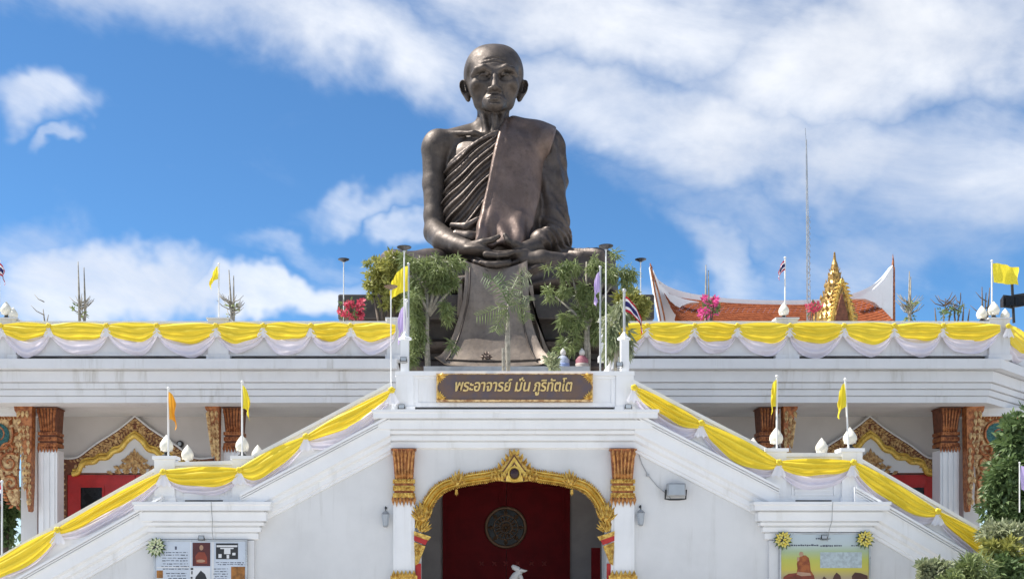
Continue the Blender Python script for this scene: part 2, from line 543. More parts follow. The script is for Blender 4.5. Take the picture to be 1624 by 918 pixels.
class Field:
    def __init__(s, lo, hi, h):
        s.lo, s.h = np.array(lo, float), h
        s.n = np.ceil((np.array(hi) - s.lo) / h).astype(int) + 1
        s.ax = [(s.lo[i] + h * np.arange(s.n[i])).astype(np.float32) for i in range(3)]
        s.F = np.full(s.n, 0.6, np.float32)

    def block(s, lo, hi):
        i0 = np.maximum(0, np.floor((np.array(lo) - s.lo) / s.h).astype(int))
        i1 = np.minimum(s.n, np.ceil((np.array(hi) - s.lo) / s.h).astype(int) + 1)
        if np.any(i1 <= i0):
            return None
        sl = tuple(slice(a, b) for a, b in zip(i0, i1))
        X = s.ax[0][sl[0]][:, None, None]
        Y = s.ax[1][sl[1]][None, :, None]
        Z = s.ax[2][sl[2]][None, None, :]
        return sl, X, Y, Z

    def op(s, d, sl, k, mode):
        a = s.F[sl]
        if mode == 'add':
            if k <= 0:
                s.F[sl] = np.minimum(a, d)
            else:
                h = np.clip(0.5 + 0.5 * (a - d) / k, 0, 1)
                s.F[sl] = a + (d - a) * h - k * h * (1 - h)
        else:
            d = -d
            if k <= 0:
                s.F[sl] = np.maximum(a, d)
            else:
                h = np.clip(0.5 - 0.5 * (a - d) / k, 0, 1)
                s.F[sl] = a + (d - a) * h + k * h * (1 - h)

    def cap(s, p, q, r0, r1=None, k=0.12, mode='add', flat=None):
        """tapered capsule; flat=(axis, factor) squeezes it"""
        r1 = r0 if r1 is None else r1
        p, q = np.array(p, float), np.array(q, float)
        m = max(r0, r1) + 0.35 + k
        b = s.block(np.minimum(p, q) - m, np.maximum(p, q) + m)
        if b is None:
            return s
        sl, X, Y, Z = b
        d = q - p
        L2 = max(1e-9, float(d @ d))
        t = np.clip(((X - p[0]) * d[0] + (Y - p[1]) * d[1] + (Z - p[2]) * d[2]) / L2, 0, 1)
        D = np.sqrt((X - p[0] - t * d[0]) ** 2 + (Y - p[1] - t * d[1]) ** 2 + (Z - p[2] - t * d[2]) ** 2)
        s.op(D - (r0 + (r1 - r0) * t), sl, k, mode)
        return s

    def chain(s, pts, rs, k=0.12, mode='add'):
        for i in range(len(pts) - 1):
            s.cap(pts[i], pts[i + 1], rs[i], rs[i + 1], k, mode)
        return s

    def ell(s, c, r, k=0.15, mode='add', rot=None):
        c, r = np.array(c, float), np.array(r, float)
        m = float(r.max()) + 0.35 + k
        b = s.block(c - m, c + m)
        if b is None:
            return s
        sl, X, Y, Z = b
        x, y, z = X - c[0], Y - c[1], Z - c[2]
        if rot is not None:
            M = rot.transposed()
            x, y, z = (M[0][0] * x + M[0][1] * y + M[0][2] * z, M[1][0] * x + M[1][1] * y + M[1][2] * z, M[2][0] * x + M[2][1] * y + M[2][2] * z)
        k0 = np.sqrt((x / r[0]) ** 2 + (y / r[1]) ** 2 + (z / r[2]) ** 2)
        k1 = np.sqrt((x / r[0] ** 2) ** 2 + (y / r[1] ** 2) ** 2 + (z / r[2] ** 2) ** 2) + 1e-6
        s.op(k0 * (k0 - 1) / k1, sl, k, mode)
        return s

    def everywhere(s):
        return s.ax[0][:, None, None], s.ax[1][None, :, None], s.ax[2][None, None, :]

    def mesh(s):
        F = s.F
        n = F.shape
        sg = F < 0
        idx = np.full((n[0] - 1, n[1] - 1, n[2] - 1), -1, np.int64)
        c = [sg[a:n[0] - 1 + a, b:n[1] - 1 + b, d:n[2] - 1 + d] for a in (0, 1) for b in (0, 1) for d in (0, 1)]
        tot = sum(x.astype(np.int8) for x in c)
        ii = np.argwhere((tot > 0) & (tot < 8))
        idx[tuple(ii.T)] = np.arange(len(ii))
        acc = np.zeros((len(ii), 3))
        cnt = np.zeros(len(ii))
        I, J, K = ii.T
        cn = [(a, b, d) for a in (0, 1) for b in (0, 1) for d in (0, 1)]
        for u in range(8):
            for v in range(u + 1, 8):
                df = [cn[v][q] - cn[u][q] for q in range(3)]
                if sum(abs(x) for x in df) != 1:
                    continue
                fa = F[I + cn[u][0], J + cn[u][1], K + cn[u][2]].astype(float)
                fb_ = F[I + cn[v][0], J + cn[v][1], K + cn[v][2]].astype(float)
                cr = (fa < 0) != (fb_ < 0)
                t = np.where(cr, fa / np.where(cr, fa - fb_, 1), 0)
                for q in range(3):
                    acc[:, q] += np.where(cr, cn[u][q] + t * df[q], 0)
                cnt += cr
        V = (ii + acc / cnt[:, None]) * s.h + s.lo
        faces = []
        for axn in range(3):
            o1, o2 = [(1, 2), (2, 0), (0, 1)][axn]
            A = np.take(sg, range(0, n[axn] - 1), axn)
            B = np.take(sg, range(1, n[axn]), axn)
            e = np.argwhere(A != B)
            e = e[(e[:, o1] > 0) & (e[:, o2] > 0) & (e[:, o1] < n[o1] - 1) & (e[:, o2] < n[o2] - 1)]
            q = []
            for (da, db) in ((1, 1), (0, 1), (0, 0), (1, 0)):
                g = e.copy()
                g[:, o1] -= da
                g[:, o2] -= db
                q.append(idx[tuple(g.T)])
            q = np.stack(q, 1)
            flip = ~A[tuple(e.T)]
            q[flip] = q[flip][:, ::-1]
            faces.append(q)
        return V, np.concatenate(faces)

    def build(s, name, m, parent, off, relax=1):
        V, Fq = s.mesh()
        for _ in range(relax):                   # light Laplacian pass
            a = np.zeros_like(V)
            c = np.zeros(len(V))
            for i in range(4):
                np.add.at(a, Fq[:, i], V[Fq[:, (i + 1) % 4]])
                np.add.at(a, Fq[:, i], V[Fq[:, (i + 3) % 4]])
                np.add.at(c, Fq[:, i], 2)
            V = V * 0.5 + 0.5 * a / np.maximum(c, 1)[:, None]
        me = bpy.data.meshes.new(name)
        me.vertices.add(len(V))
        me.vertices.foreach_set('co', (V - np.array(off)).astype(np.float32).ravel())
        me.loops.add(Fq.size)
        me.polygons.add(len(Fq))
        me.polygons.foreach_set('loop_start', np.arange(0, Fq.size, 4, dtype=np.int32))
        me.loops.foreach_set('vertex_index', Fq.astype(np.int32).ravel())
        me.polygons.foreach_set('use_smooth', np.ones(len(Fq), bool))
        me.update(calc_edges=True)
        me.validate()
        me.materials.append(m)
        o = bpy.data.objects.new(name, me)
        COL.objects.link(o)
        o.parent = parent
        return o


def bronze(name, base, lo, rough=0.53, metal=0.65):
    m = bpy.data.materials.new(name)
    m.use_nodes = True
    t = NT(m.node_tree)
    m.node_tree.nodes.clear()
    out = t.n('ShaderNodeOutputMaterial')
    pr = t.n('ShaderNodeBsdfPrincipled')
    co = t.n('ShaderNodeTexCoord').outputs['Object']
    f = t.ramp(t.noise(co, 0.9, 7, 0.65, 0.4), 0.33, 0.7)
    cc = t.mix(f, (*base, 1), (*lo, 1))
    st = t.vmath('MULTIPLY', co, (3.0, 3.0, 0.35)).outputs[0]
    g = t.ramp(t.noise(st, 1.4, 6, 0.7, 0.5), 0.52, 0.8)
    cc = t.mix(t.math('MULTIPLY', g, 0.35), cc, (0.22, 0.19, 0.165, 1))       # pale mineral run marks
    f3 = t.ramp(t.noise(co, 6.0, 6, 0.7), 0.45, 0.75)
    cc = t.mix(t.math('MULTIPLY', f3, 0.4), cc, (lo[0] * 0.5, lo[1] * 0.5, lo[2] * 0.5, 1))
    t.link(cc, pr.inputs['Base Color'])
    pr.inputs['Metallic'].default_value = metal
    t.link(t.ramp(t.noise(co, 2.3, 6, 0.65), 0.3, 0.72, True, rough - 0.08, rough + 0.16), pr.inputs['Roughness'])
    bn = t.n('ShaderNodeBump')
    bn.inputs['Strength'].default_value = 0.25
    bn.inputs['Distance'].default_value = 0.06
    t.link(t.noise(co, 4.5, 8, 0.65, 0.3), bn.inputs['Height'])
    t.link(bn.outputs[0], pr.inputs['Normal'])
    t.link(pr.outputs[0], out.inputs[0])
    return m


BRZ = bronze('bronze_skin', (0.125, 0.102, 0.088), (0.068, 0.055, 0.047))
BRZR = bronze('bronze_robe', (0.13, 0.104, 0.09), (0.06, 0.047, 0.041), 0.46)
BRZT = bronze('bronze_hanging_cloth', (0.30, 0.245, 0.20), (0.20, 0.16, 0.13), 0.5, 0.5)
BRZS = bronze('bronze_sash', (0.21, 0.15, 0.126), (0.125, 0.09, 0.076), 0.5, 0.55)

statue = thing('monk_statue', 'giant dark bronze statue of a seated bald monk with folded hands above the gate', 'statue', (0, SY, 11.0))
OFF = (0, SY, 11.0)
P = lambda x, y, z: (x, SY + y, z)

# ---- body: head, neck, bare shoulder, arms, hands and feet, one continuous skin
B = Field(P(-2.9, -3.25, 11.3), P(2.9, 1.7, 20.9), 0.034)
# skull and face
B.ell(P(0, 0.16, 19.54), (1.03, 1.22, 1.03), 0.1)
for s_ in (-1, 1):
    B.ell(P(s_ * 0.33, 0.16, 19.62), (0.74, 1.0, 0.90), 0.15)
B.ell(P(0, -0.30, 19.15), (0.92, 0.88, 0.92), 0.2)
B.ell(P(0, -0.36, 18.80), (0.80, 0.78, 0.76), 0.2)
for s_ in (-1, 1):
    B.cap(P(s_ * 0.46, -0.32, 18.34), P(0, -0.98, 18.06), 0.24, 0.22, 0.2)
B.ell(P(0, -1.08, 18.01), (0.27, 0.19, 0.18), 0.15)
for s_ in (-1, 1):
    B.ell(P(s_ * 0.60, -0.74, 18.80), (0.25, 0.24, 0.20), 0.2)                                     # cheekbone
    B.ell(P(s_ * 0.58, -0.97, 18.42), (0.13, 0.20, 0.26), 0.22, 'sub')                               # hollow cheek
    B.ell(P(s_ * 0.95, -0.60, 19.25), (0.12, 0.26, 0.28), 0.2, 'sub')                               # temple
    B.ell(P(s_ * 0.40, -1.24, 18.98), (0.33, 0.33, 0.18), 0.10, 'sub')                              # eye socket
    B.ell(P(s_ * 0.40, -0.84, 18.955), (0.25, 0.22, 0.12), 0.02)                                    # eyeball
    B.chain([P(s_ * 0.13, -1.00, 18.97), P(s_ * 0.26, -1.08, 19.04), P(s_ * 0.44, -1.09, 19.06), P(s_ * 0.66, -0.93, 18.98)], [0.025, 0.04, 0.042, 0.03], 0.02)  # upper lid
    B.chain([P(s_ * 0.18, -0.98, 18.89), P(s_ * 0.40, -1.01, 18.84), P(s_ * 0.62, -0.91, 18.89)], [0.02, 0.024, 0.02], 0.06)  # lower lid
    B.chain([P(s_ * 0.10, -1.13, 19.15), P(s_ * 0.40, -1.16, 19.27), P(s_ * 0.62, -1.02, 19.25), P(s_ * 0.78, -0.82, 19.14)], [0.10, 0.10, 0.10, 0.08], 0.09)  # brow ridge
# nose
B.chain([P(0, -1.08, 19.14), P(0, -1.20, 18.85), P(0, -1.33, 18.51)], [0.10, 0.11, 0.125], 0.1)
B.cap(P(0, -0.97, 18.42), P(0, -0.98, 18.26), 0.17, 0.16, 0.2)
for s_ in (-1, 1):
    B.ell(P(s_ * 0.165, -1.22, 18.46), (0.105, 0.13, 0.09), 0.05)


def front(x, z):
    """depth of the modelled surface seen from the front at (x, z)"""
    i = int(round((x - B.lo[0]) / B.h)); k = int(round((z - B.lo[2]) / B.h))
    col_ = B.F[i, :, k]
    j = int(np.argmax(col_ < 0))
    return float(B.ax[1][j]) - SY


def groove(pts, rs, depth, k=0.05):
    B.chain([P(x, front(x, z) - depth, z) for x, z in pts], rs, k, 'sub')


# mouth
B.ell(P(0, -0.93, 18.20), (0.40, 0.22, 0.19), 0.25)
m0 = front(0, 18.2)
B.chain([P(-0.33, m0 + 0.13, 18.165), P(-0.12, m0 + 0.0, 18.225), P(0, m0 + 0.0, 18.212), P(0.12, m0 + 0.0, 18.225), P(0.33, m0 + 0.13, 18.165)], [0.025, 0.05, 0.045, 0.05, 0.025], 0.04)
B.chain([P(-0.25, m0 + 0.10, 18.13), P(0, m0 + 0.01, 18.125), P(0.25, m0 + 0.10, 18.13)], [0.025, 0.055, 0.025], 0.05)
groove([(-0.40, 18.13), (-0.2, 18.175), (0, 18.17), (0.2, 18.175), (0.40, 18.13)], [0.010, 0.013, 0.013, 0.013, 0.010], 0.0, 0.02)
groove([(-0.15, 18.03), (0.15, 18.03)], [0.035, 0.035], 0.0, 0.08)
for s_ in (-1, 1):
    groove([(s_ * 0.30, 18.50), (s_ * 0.41, 18.33), (s_ * 0.47, 18.12)], [0.022, 0.03, 0.02], 0.004, 0.09)       # fold from nose to mouth
    B.ell(P(s_ * 0.085, -1.33, 18.37), (0.05, 0.06, 0.04), 0.03, 'sub')
for zz, w in ((19.47, 0.46), (19.61, 0.38)):
    groove([(x, zz + 0.035 * math.cos(x / w * 1.9) - 0.02) for x in np.linspace(-w, w, 7)], [0.01, 0.015, 0.018, 0.015, 0.018, 0.015, 0.01], -0.006, 0.05)
# ears
for s_ in (-1, 1):
    rot = Matrix.Rotation(R(s_ * 46), 3, 'Z') @ Matrix.Rotation(R(s_ * 14), 3, 'Y')
    B.ell(P(s_ * 1.04, 0.04, 19.02), (0.09, 0.27, 0.37), 0.05, 'add', rot)
    B.ell(P(s_ * 0.95, -0.04, 18.70), (0.09, 0.13, 0.2), 0.06, 'add', rot)
    B.ell(P(s_ * 1.08, -0.06, 19.04), (0.08, 0.17, 0.25), 0.03, 'sub', rot)
    B.cap(P(s_ * 1.01, -0.10, 18.90), P(s_ * 1.06, -0.03, 19.12), 0.035, 0.03, 0.04)
# neck with tendons
B.cap(P(-0.08, 0.12, 16.7), P(-0.05, -0.05, 18.4), 0.55, 0.52, 0.12)
for s_ in (-1, 1):
    B.cap(P(s_ * 0.17 - 0.06, -0.56, 17.0), P(s_ * 0.36 - 0.05, -0.40, 18.05), 0.10, 0.11, 0.09)
    B.cap(P(s_ * 0.46 - 0.06, -0.27, 17.0), P(s_ * 0.47, -0.05, 18.2), 0.08, 0.09, 0.1)
B.cap(P(0, -0.62, 17.75), P(0, -0.55, 17.2), 0.13, 0.09, 0.1)
# chest, shoulders, collar bones
B.ell(P(0, 0.1, 16.2), (1.72, 1.0, 1.35), 0.2)
B.cap(P(-0.3, 0.25, 17.55), P(-1.85, 0.12, 17.05), 0.42, 0.46, 0.25)
B.cap(P(0.3, 0.25, 17.55), P(1.85, 0.12, 17.05), 0.42, 0.42, 0.25)
B.chain([P(-0.16, -0.66, 16.98), P(-0.75, -0.66, 17.18), P(-1.55, -0.18, 17.33)], [0.09, 0.10, 0.09], 0.1)
B.ell(P(-0.9, -0.75, 17.42), (0.42, 0.25, 0.14), 0.14, 'sub')
B.ell(P(-2.05, 0.1, 16.95), (0.55, 0.56, 0.62), 0.2)
# bare arm on the viewer's left
B.chain([P(-2.10, 0.10, 16.8), P(-2.16, 0.02, 15.6), P(-2.13, -0.12, 14.4), P(-2.10, -0.25, 13.75)], [0.50, 0.40, 0.38, 0.40], 0.15)
B.chain([P(-2.10, -0.25, 13.75), P(-1.75, -1.05, 13.2), P(-1.25, -1.85, 12.78), P(-1.0, -2.15, 12.66)], [0.42, 0.43, 0.30, 0.27], 0.12)
# wrist on the viewer's right comes out of the sleeve
B.cap(P(1.7, -1.5, 12.95), P(1.05, -2.15, 12.6), 0.36, 0.27, 0.1)
# hands: palms up, one resting in the other, thumbs meeting
B.ell(P(-0.62, -2.32, 12.50), (0.50, 0.34, 0.19), 0.1, 'add', Matrix.Rotation(R(8), 3, 'Y'))
B.ell(P(0.66, -2.28, 12.36), (0.52, 0.36, 0.19), 0.1, 'add', Matrix.Rotation(R(-10), 3, 'Y'))
for q in range(4):
    yy, zz = -2.08 - 0.19 * q, 12.50 - 0.075 * q
    ln_ = [1.02, 1.16, 1.12, 0.92][q]
    B.chain([P(-0.35, yy, zz), P(-0.35 + ln_ * 0.45, yy - 0.05, zz - 0.055), P(-0.35 + ln_ * 0.78, yy - 0.04, zz - 0.02), P(-0.35 + ln_, yy + 0.02, zz + 0.07)], [0.115, 0.105, 0.095, 0.08], 0.035)
    zz2 = 12.22 - 0.085 * q
    B.chain([P(0.42, yy - 0.06, zz2), P(0.42 - ln_ * 0.45, yy - 0.13, zz2 - 0.07), P(0.42 - ln_ * 0.8, yy - 0.12, zz2 - 0.055), P(0.42 - ln_ * 1.02, yy - 0.06, zz2 + 0.02)], [0.12, 0.11, 0.10, 0.08], 0.035)
B.chain([P(-0.85, -2.30, 12.66), P(-0.45, -2.44, 12.74), P(-0.12, -2.46, 12.82), P(0.09, -2.42, 12.95)], [0.16, 0.125, 0.10, 0.08], 0.06)
B.chain([P(0.92, -2.28, 12.60), P(0.62, -2.44, 12.68), P(0.40, -2.46, 12.80), P(0.30, -2.42, 13.0)], [0.16, 0.125, 0.10, 0.08], 0.06)
# the foot that lies on the opposite thigh, sole outwards, and the one below
B.chain([P(0.95, -2.35, 12.15), P(1.55, -2.32, 12.20), P(2.15, -2.12, 12.22)], [0.25, 0.30, 0.27], 0.12)
for q in range(5):
    B.chain([P(2.15 + 0.02 * q, -2.32 + 0.12 * q, 12.12 + 0.055 * q), P(2.45 - 0.03 * q, -2.25 + 0.12 * q, 12.15 + 0.06 * q)], [0.105 - 0.008 * q, 0.085 - 0.006 * q], 0.03)
B.build('body', BRZ, statue, OFF)

# ---- robe: wraps torso, far arm and crossed legs
Q = Field(P(-4.5, -3.1, 10.9), P(4.5, 2.0, 18.35), 0.04)
Q.ell(P(0, 0.1, 16.1), (1.86, 1.10, 1.5), 0.2)
Q.ell(P(-0.05, -0.02, 14.6), (1.88, 1.20, 1.7), 0.4)
Q.ell(P(0, -0.2, 13.0), (1.80, 1.40, 1.4), 0.4)
Q.cap(P(0.45, 0.2, 17.45), P(1.85, 0.1, 17.1), 0.50, 0.56, 0.25)
X, Y, Z = Q.everywhere()
Y = Y - SY
# neckline: everything above the line from under the bare arm up to the far side of the neck is left out
cut = (-(X + 1.75) * 0.62 + (Z - 15.95) * 1.0) / 1.18
cut = cut - 0.10 * np.sin((X + 1.8) * 1.4)
Q.F = np.maximum(Q.F, np.where(X < 1.3, cut, cut - (X - 1.3) * 3.0).astype(np.float32))
# sleeve over the far arm
Q.chain([P(2.0, 0.1, 16.85), P(2.10, 0.02, 15.6), P(2.14, -0.10, 14.3), P(2.16, -0.3, 13.45)], [0.60, 0.52, 0.50, 0.54], 0.2)
Q.chain([P(2.16, -0.3, 13.45), P(1.95, -1.0, 13.15), P(1.62, -1.6, 13.0)], [0.56, 0.52, 0.46], 0.15)
Q.cap(P(2.2, -0.6, 13.3), P(2.1, -0.9, 12.5), 0.36, 0.40, 0.2)
# crossed legs
for s_ in (-1, 1):
    Q.chain([P(s_ * 0.9, -0.2, 12.0), P(s_ * 2.2, -0.9, 11.95), P(s_ * 3.45, -1.35, 11.9)], [0.95, 0.95, 0.86], 0.25)
    Q.chain([P(s_ * 3.45, -1.35, 11.75), P(s_ * 2.2, -1.85, 11.65), P(s_ * 0.4, -2.15, 11.55)], [0.78, 0.66, 0.58], 0.25)
Q.ell(P(0, -1.5, 11.7), (1.6, 1.1, 0.62), 0.3)
# folds
X, Y, Z = Q.everywhere()
Y = Y - SY
near = np.abs(Q.F) < 0.3


def ridge(ph, sharp=2.2):
    return (0.5 + 0.5 * np.cos(ph)) ** (sharp * 0.8)


ang = np.degrees(np.arctan2(22.4 - Z, 7.1 - X))
wob = 0.35 * np.sin(X * 2.3 + 1.0) + 0.22 * np.sin(X * 5.1 + Z * 0.7)
ph = 2 * PI * (ang + wob * 0.5) / 1.45
amp_t = 0.5 + 0.5 * np.sin(ang * 1.9 + 0.7)
tors = np.clip((0.9 - X) / 0.4, 0, 1) * np.clip((Z - 12.9) / 0.5, 0, 1) * np.clip((0.9 - Y) / 0.3, 0, 1)
fold = tors * (0.09 + 0.11 * amp_t) * (ridge(ph, 2.0) - 0.35)
# sleeve folds hang in arcs round the arm
rs_ = np.clip((X - 1.55) / 0.3, 0, 1) * np.clip((Z - 12.3) / 0.4, 0, 1)
u = Z * 1.0 + (X - 2.1) * 0.75 - np.clip(-Y, 0, 3) * 0.55
upper = np.clip((Z - 13.7) / 0.8, 0, 1)
fold = fold + rs_ * ((1 - upper * 0.85) * 0.15 * (ridge(2 * PI * (u + 0.10 * np.sin(Y * 4 + Z)) / 0.52, 2.2) - 0.35) + upper * 0.05 * np.sin(8 * (Z * 0.35 + X * 1.2 + Y * 0.6)))
# lap folds fan out from the ankles
lap = np.clip((12.9 - Z) / 0.4, 0, 1) * np.clip((-0.6 - Y) / 0.4, 0, 1)
for s_, in ((1,), (-1,)):
    a2 = np.arctan2(Z - 11.35 + 0.08 * np.sin(X * 2.1), s_ * X + 0.6)
    m = np.clip(s_ * X / 0.6, 0, 1)
    fold = fold + lap * m * 0.19 * (ridge(a2 * 21 + 0.6 * np.sin(X * 1.7), 1.8) - 0.4)
Q.F = np.where(near, Q.F - fold, Q.F).astype(np.float32)
# rolled edge along the neckline
pts = []
for i in range(15):
    x = -1.66 + i * 0.155
    z = 15.95 + (x + 1.75) * 0.62 + 0.10 * math.sin((x + 1.8) * 1.4)
    yy = -1.04 * math.sqrt(max(0.02, 1 - (x / 1.9) ** 2 - ((z - 16.1) / 1.62) ** 2)) + 0.04
    pts.append(P(x, yy, z))
Q.chain(pts, [0.075] * 15, 0.05)
# belly folds by the bare wrist
Q.chain([P(-1.35, -1.35, 13.35), P(-0.9, -1.52, 13.2), P(-0.55, -1.5, 13.25)], [0.16, 0.2, 0.14], 0.1)
Q.chain([P(-1.5, -1.1, 13.75), P(-1.0, -1.38, 13.62), P(-0.6, -1.42, 13.85)], [0.1, 0.13, 0.1], 0.08)
Q.build('robe', BRZR, statue, OFF, 2)

# ---- folded outer cloth laid flat over the shoulder
T = Field(P(-1.4, -2.7, 12.6), P(3.0, 1.3, 18.5), 0.046)
T.ell(P(0, 0.1, 16.2), (1.98, 1.22, 1.62), 0.2)
T.ell(P(0.1, -0.02, 14.6), (1.86, 1.36, 1.9), 0.5)
T.ell(P(0.1, -0.15, 13.0), (1.85, 1.50, 1.9), 0.6)
T.cap(P(0.7, 0.1, 17.47), P(2.0, 0.08, 17.16), 0.56, 0.54, 0.2)
T.cap(P(1.9, -0.35, 16.9), P(1.95, 0.3, 16.9), 0.5, 0.5, 0.3)
T.cap(P(-0.25, -1.42, 13.9), P(-0.55, -1.70, 13.0), 0.12, 0.2, 0.3)
T.cap(P(0.9, -1.38, 13.9), P(0.75, -1.70, 12.9), 0.1, 0.2, 0.35)
T.cap(P(0.35, -1.42, 13.5), P(0.2, -1.70, 12.9), 0.1, 0.18, 0.35)
X, Y, Z = T.everywhere()
Y = Y - SY
hh = 17.9 - Z
left = 0.30 - hh * (1.02 / 4.8)
right = 2.36 - np.clip(hh, 0, 9) * (0.98 / 4.6) - 0.10 * np.clip(hh / 2, 0, 1)
Mx = np.maximum(left - X, X - right)
Mx = np.maximum(Mx, Y - 0.75 + 0 * X)
Mx = np.maximum(Mx, 12.82 + 0.05 * np.sin(X * 5) - Z)
e = 0.06
a, b = T.F + e, Mx + e
T.F = (np.minimum(np.maximum(a, b), 0) + np.sqrt(np.maximum(a, 0) ** 2 + np.maximum(b, 0) ** 2) - e).astype(np.float32)
hem = np.exp(-((X - left - 0.09) / 0.06) ** 2) * 0.045 - np.exp(-((X - left - 0.24) / 0.035) ** 2) * 0.03
soft = 0.05 * np.sin(X * 2.0 + Z * 0.8) * np.sin(Z * 1.3 + 0.5) + 0.02 * np.sin(X * 5 - Z * 1.1)
low = np.clip((14.4 - Z) / 1.0, 0, 1)
gat = low * 0.09 * (ridge(2 * PI * (X * 0.9 + Z * 0.45) / 0.62, 1.5) - 0.4)
T.F = np.where(np.abs(T.F) < 0.3, T.F - hem - soft - gat, T.F).astype(np.float32)
T.build('shoulder_cloth', BRZS, statue, OFF, 2)

# ---- cloth that falls from the lap over the front of the pedestal like a bell-shaped tongue
def tongue_edge(t):
    """half outlines and depth at t = 0 (lap) .. 1 (bottom)"""
    ys = [414, 450, 478, 505, 530, 552, 566, 576]
    lf = [738, 737, 734, 727, 719, 709, 699, 690]
    rt = [836, 838, 839, 842, 849, 858, 867, 876]
    dp = [-2.75, -2.95, -3.02, -3.05, -3.12, -3.3, -3.5, -3.72]
    q = t * (len(ys) - 1)
    i = min(int(q), len(ys) - 2)
    f = q - i
    L = lambda a: a[i] * (1 - f) + a[i + 1] * f
    return L(ys), L(lf), L(rt), L(dp)


rows = []
NT_, NU = 30, 26
for i in range(NT_ + 1):
    t = i / NT_
    py, lf, rt, dp = tongue_edge(t)
    row = []
    for j in range(NU + 1):
        u = j / NU
        bow = 4 * u * (1 - u)
        p = S(lf + (rt - lf) * u, py + t ** 3 * 6 * bow + (1 - t) ** 4 * 12 * bow, dp)
        p.y -= 0.10 * bow * t + 0.05 * math.sin(u * 9 + t * 3) * (1 - t) ** 2
        curl = max(0, abs(u - 0.5) * 2 - 0.82) / 0.18
        p.y += -0.25 * curl * t ** 6
        p.z += 0.16 * curl * t ** 8
        if u < 0.05 or u > 0.95:
            p.y -= 0.05
        row.append(p)
    rows.append(row)
mb = MB()
mb.slab(rows, 0.16, (0, 1, 0))
tongue = mb.build('hanging_cloth', BRZT, statue, smooth=True, angle=45)
mb = MB()
for jj, rr in ((2, 0.035), (NU - 3, 0.03)):
    mb.tube([rows[i][jj] + Vector((0, -0.02, 0)) for i in range(1, NT_ - 1)], rr, 6)
mb.tube([rows[NT_ - 3][j] + Vector((0, -0.02, 0)) for j in range(2, NU - 1)], 0.03, 6)
mb.build('raised_seam', BRZ, tongue, smooth=True)
c = rows[NT_ - 5][NU // 2] + Vector((-0.25, -0.05, 0.0))
mb = MB()
for k in range(4):
    a = k * PI / 2
    dv = Vector((math.cos(a), 0, math.sin(a)))
    mb.leaf3(c + dv * 0.05, c + dv * 0.22, 0.10, (0, -1, 0))
    for b_ in (-0.5, 0.5):
        d2 = Vector((math.cos(a + b_), 0, math.sin(a + b_)))
        mb.leaf3(c + d2 * 0.09, c + d2 * 0.19, 0.055, (0, -1, 0))
mb.ball(c, (0.06, 0.04, 0.06), 8, 5)
mb.build('flower_emblem', BRZS, tongue)
# side returns of the hanging cloth seen on both of its edges
mb = MB()
for (pxa, pxb, pya, pyb) in ((727, 733, 452, 500), (836, 845, 455, 566)):
    mb = MB()
    a0, b0 = S(pxa, pya, -2.7), S(pxb, pyb, -2.9)
    if pxa < 780:
        mb.prism([(a0.x, a0.z), (b0.x, a0.z), (b0.x + 0.02, b0.z), (a0.x - 0.05, b0.z)], SY - 2.85, SY - 2.6)
    else:
        mb.prism([(a0.x, a0.z), (b0.x, a0.z), (b0.x + 0.12, (a0.z + b0.z) / 2), (b0.x + 0.6, b0.z), (a0.x + 0.6, b0.z)], SY - 2.95, SY - 2.6)
    mb.build('cloth_return', BRZT, tongue)

# ---- pedestal
ped = thing('statue_pedestal', 'dark stepped stone pedestal with mouldings under the seated bronze statue', 'pedestal', (0, SY, 7.5))
mb = MB()
def ring(x, yf, yb, z0, z1):
    mb.box(-x, x, SY + yf, SY + yb, z0, z1)
ring(5.2, -2.35, 2.6, 7.4, 8.35)
mb.build('plinth', STONE, ped)
mb = MB(); ring(4.75, -2.0, 2.3, 8.352, 10.1); mb.build('core', STONE, ped)
mb = MB()
prof = [(0.0, 8.36 - 7.5), (0.30, 8.40 - 7.5), (0.36, 8.55 - 7.5), (0.26, 8.75 - 7.5), (0.05, 8.85 - 7.5)]
mb.sweep([(-4.75, SY + 2.3, 7.5), (-4.75, SY - 2.0, 7.5), (4.75, SY - 2.0, 7.5), (4.75, SY + 2.3, 7.5)], prof)
prof = [(0.0, 1.55), (0.16, 1.6), (0.30, 1.75), (0.32, 1.9), (0.16, 2.02), (0.0, 2.05)]
mb.sweep([(-4.75, SY + 2.3, 7.5), (-4.75, SY - 2.0, 7.5), (4.75, SY - 2.0, 7.5), (4.75, SY + 2.3, 7.5)], prof)
mb.build('moulding', BRZR, ped, smooth=True, angle=35)
mb = MB(); mb.box(-5.35, 5.35, SY - 2.6, SY + 2.8, 10.1, 10.95); o = mb.build('top_slab', STONE, ped)
bv = o.modifiers.new('edge', 'BEVEL'); bv.width = 0.05; bv.segments = 2

# ================================================================ ground
mb = MB()
mb.sheet([[(x, y, 0) for x in (-3000, -60, -20, 0, 20, 60, 3000)] for y in (-3000, -60, -25, 0, 30, 80, 4000)][::-1])
g = mb.build('ground', CONC)
tag(g, kind='structure')

# ================================================================ ornament helpers


def leaf_row(mb, pts, nrm_side, size, step, w=0.6, out=(0, -1, 0), lean=0.5, jitter=0.15):
    """row of carved flame leaves standing along a polyline in the XZ plane, on its left (+1) or right (-1) side"""
    P_ = [Vector(p) for p in pts]
    acc = 0.0
    for a, b in zip(P_[:-1], P_[1:]):
        L = (b - a).length
        if L < 1e-6:
            continue
        d = (b - a) / L
        n = Vector((-d.z, 0, d.x)) * nrm_side
        q = step - acc
        while q <= L:
            c = a + d * q
            s_ = size * (1 + random.uniform(-jitter, jitter))
            mb.leaf3(c, c + n * s_ + d * s_ * lean, s_ * w, out)
            q += step
        acc = L - (q - step)


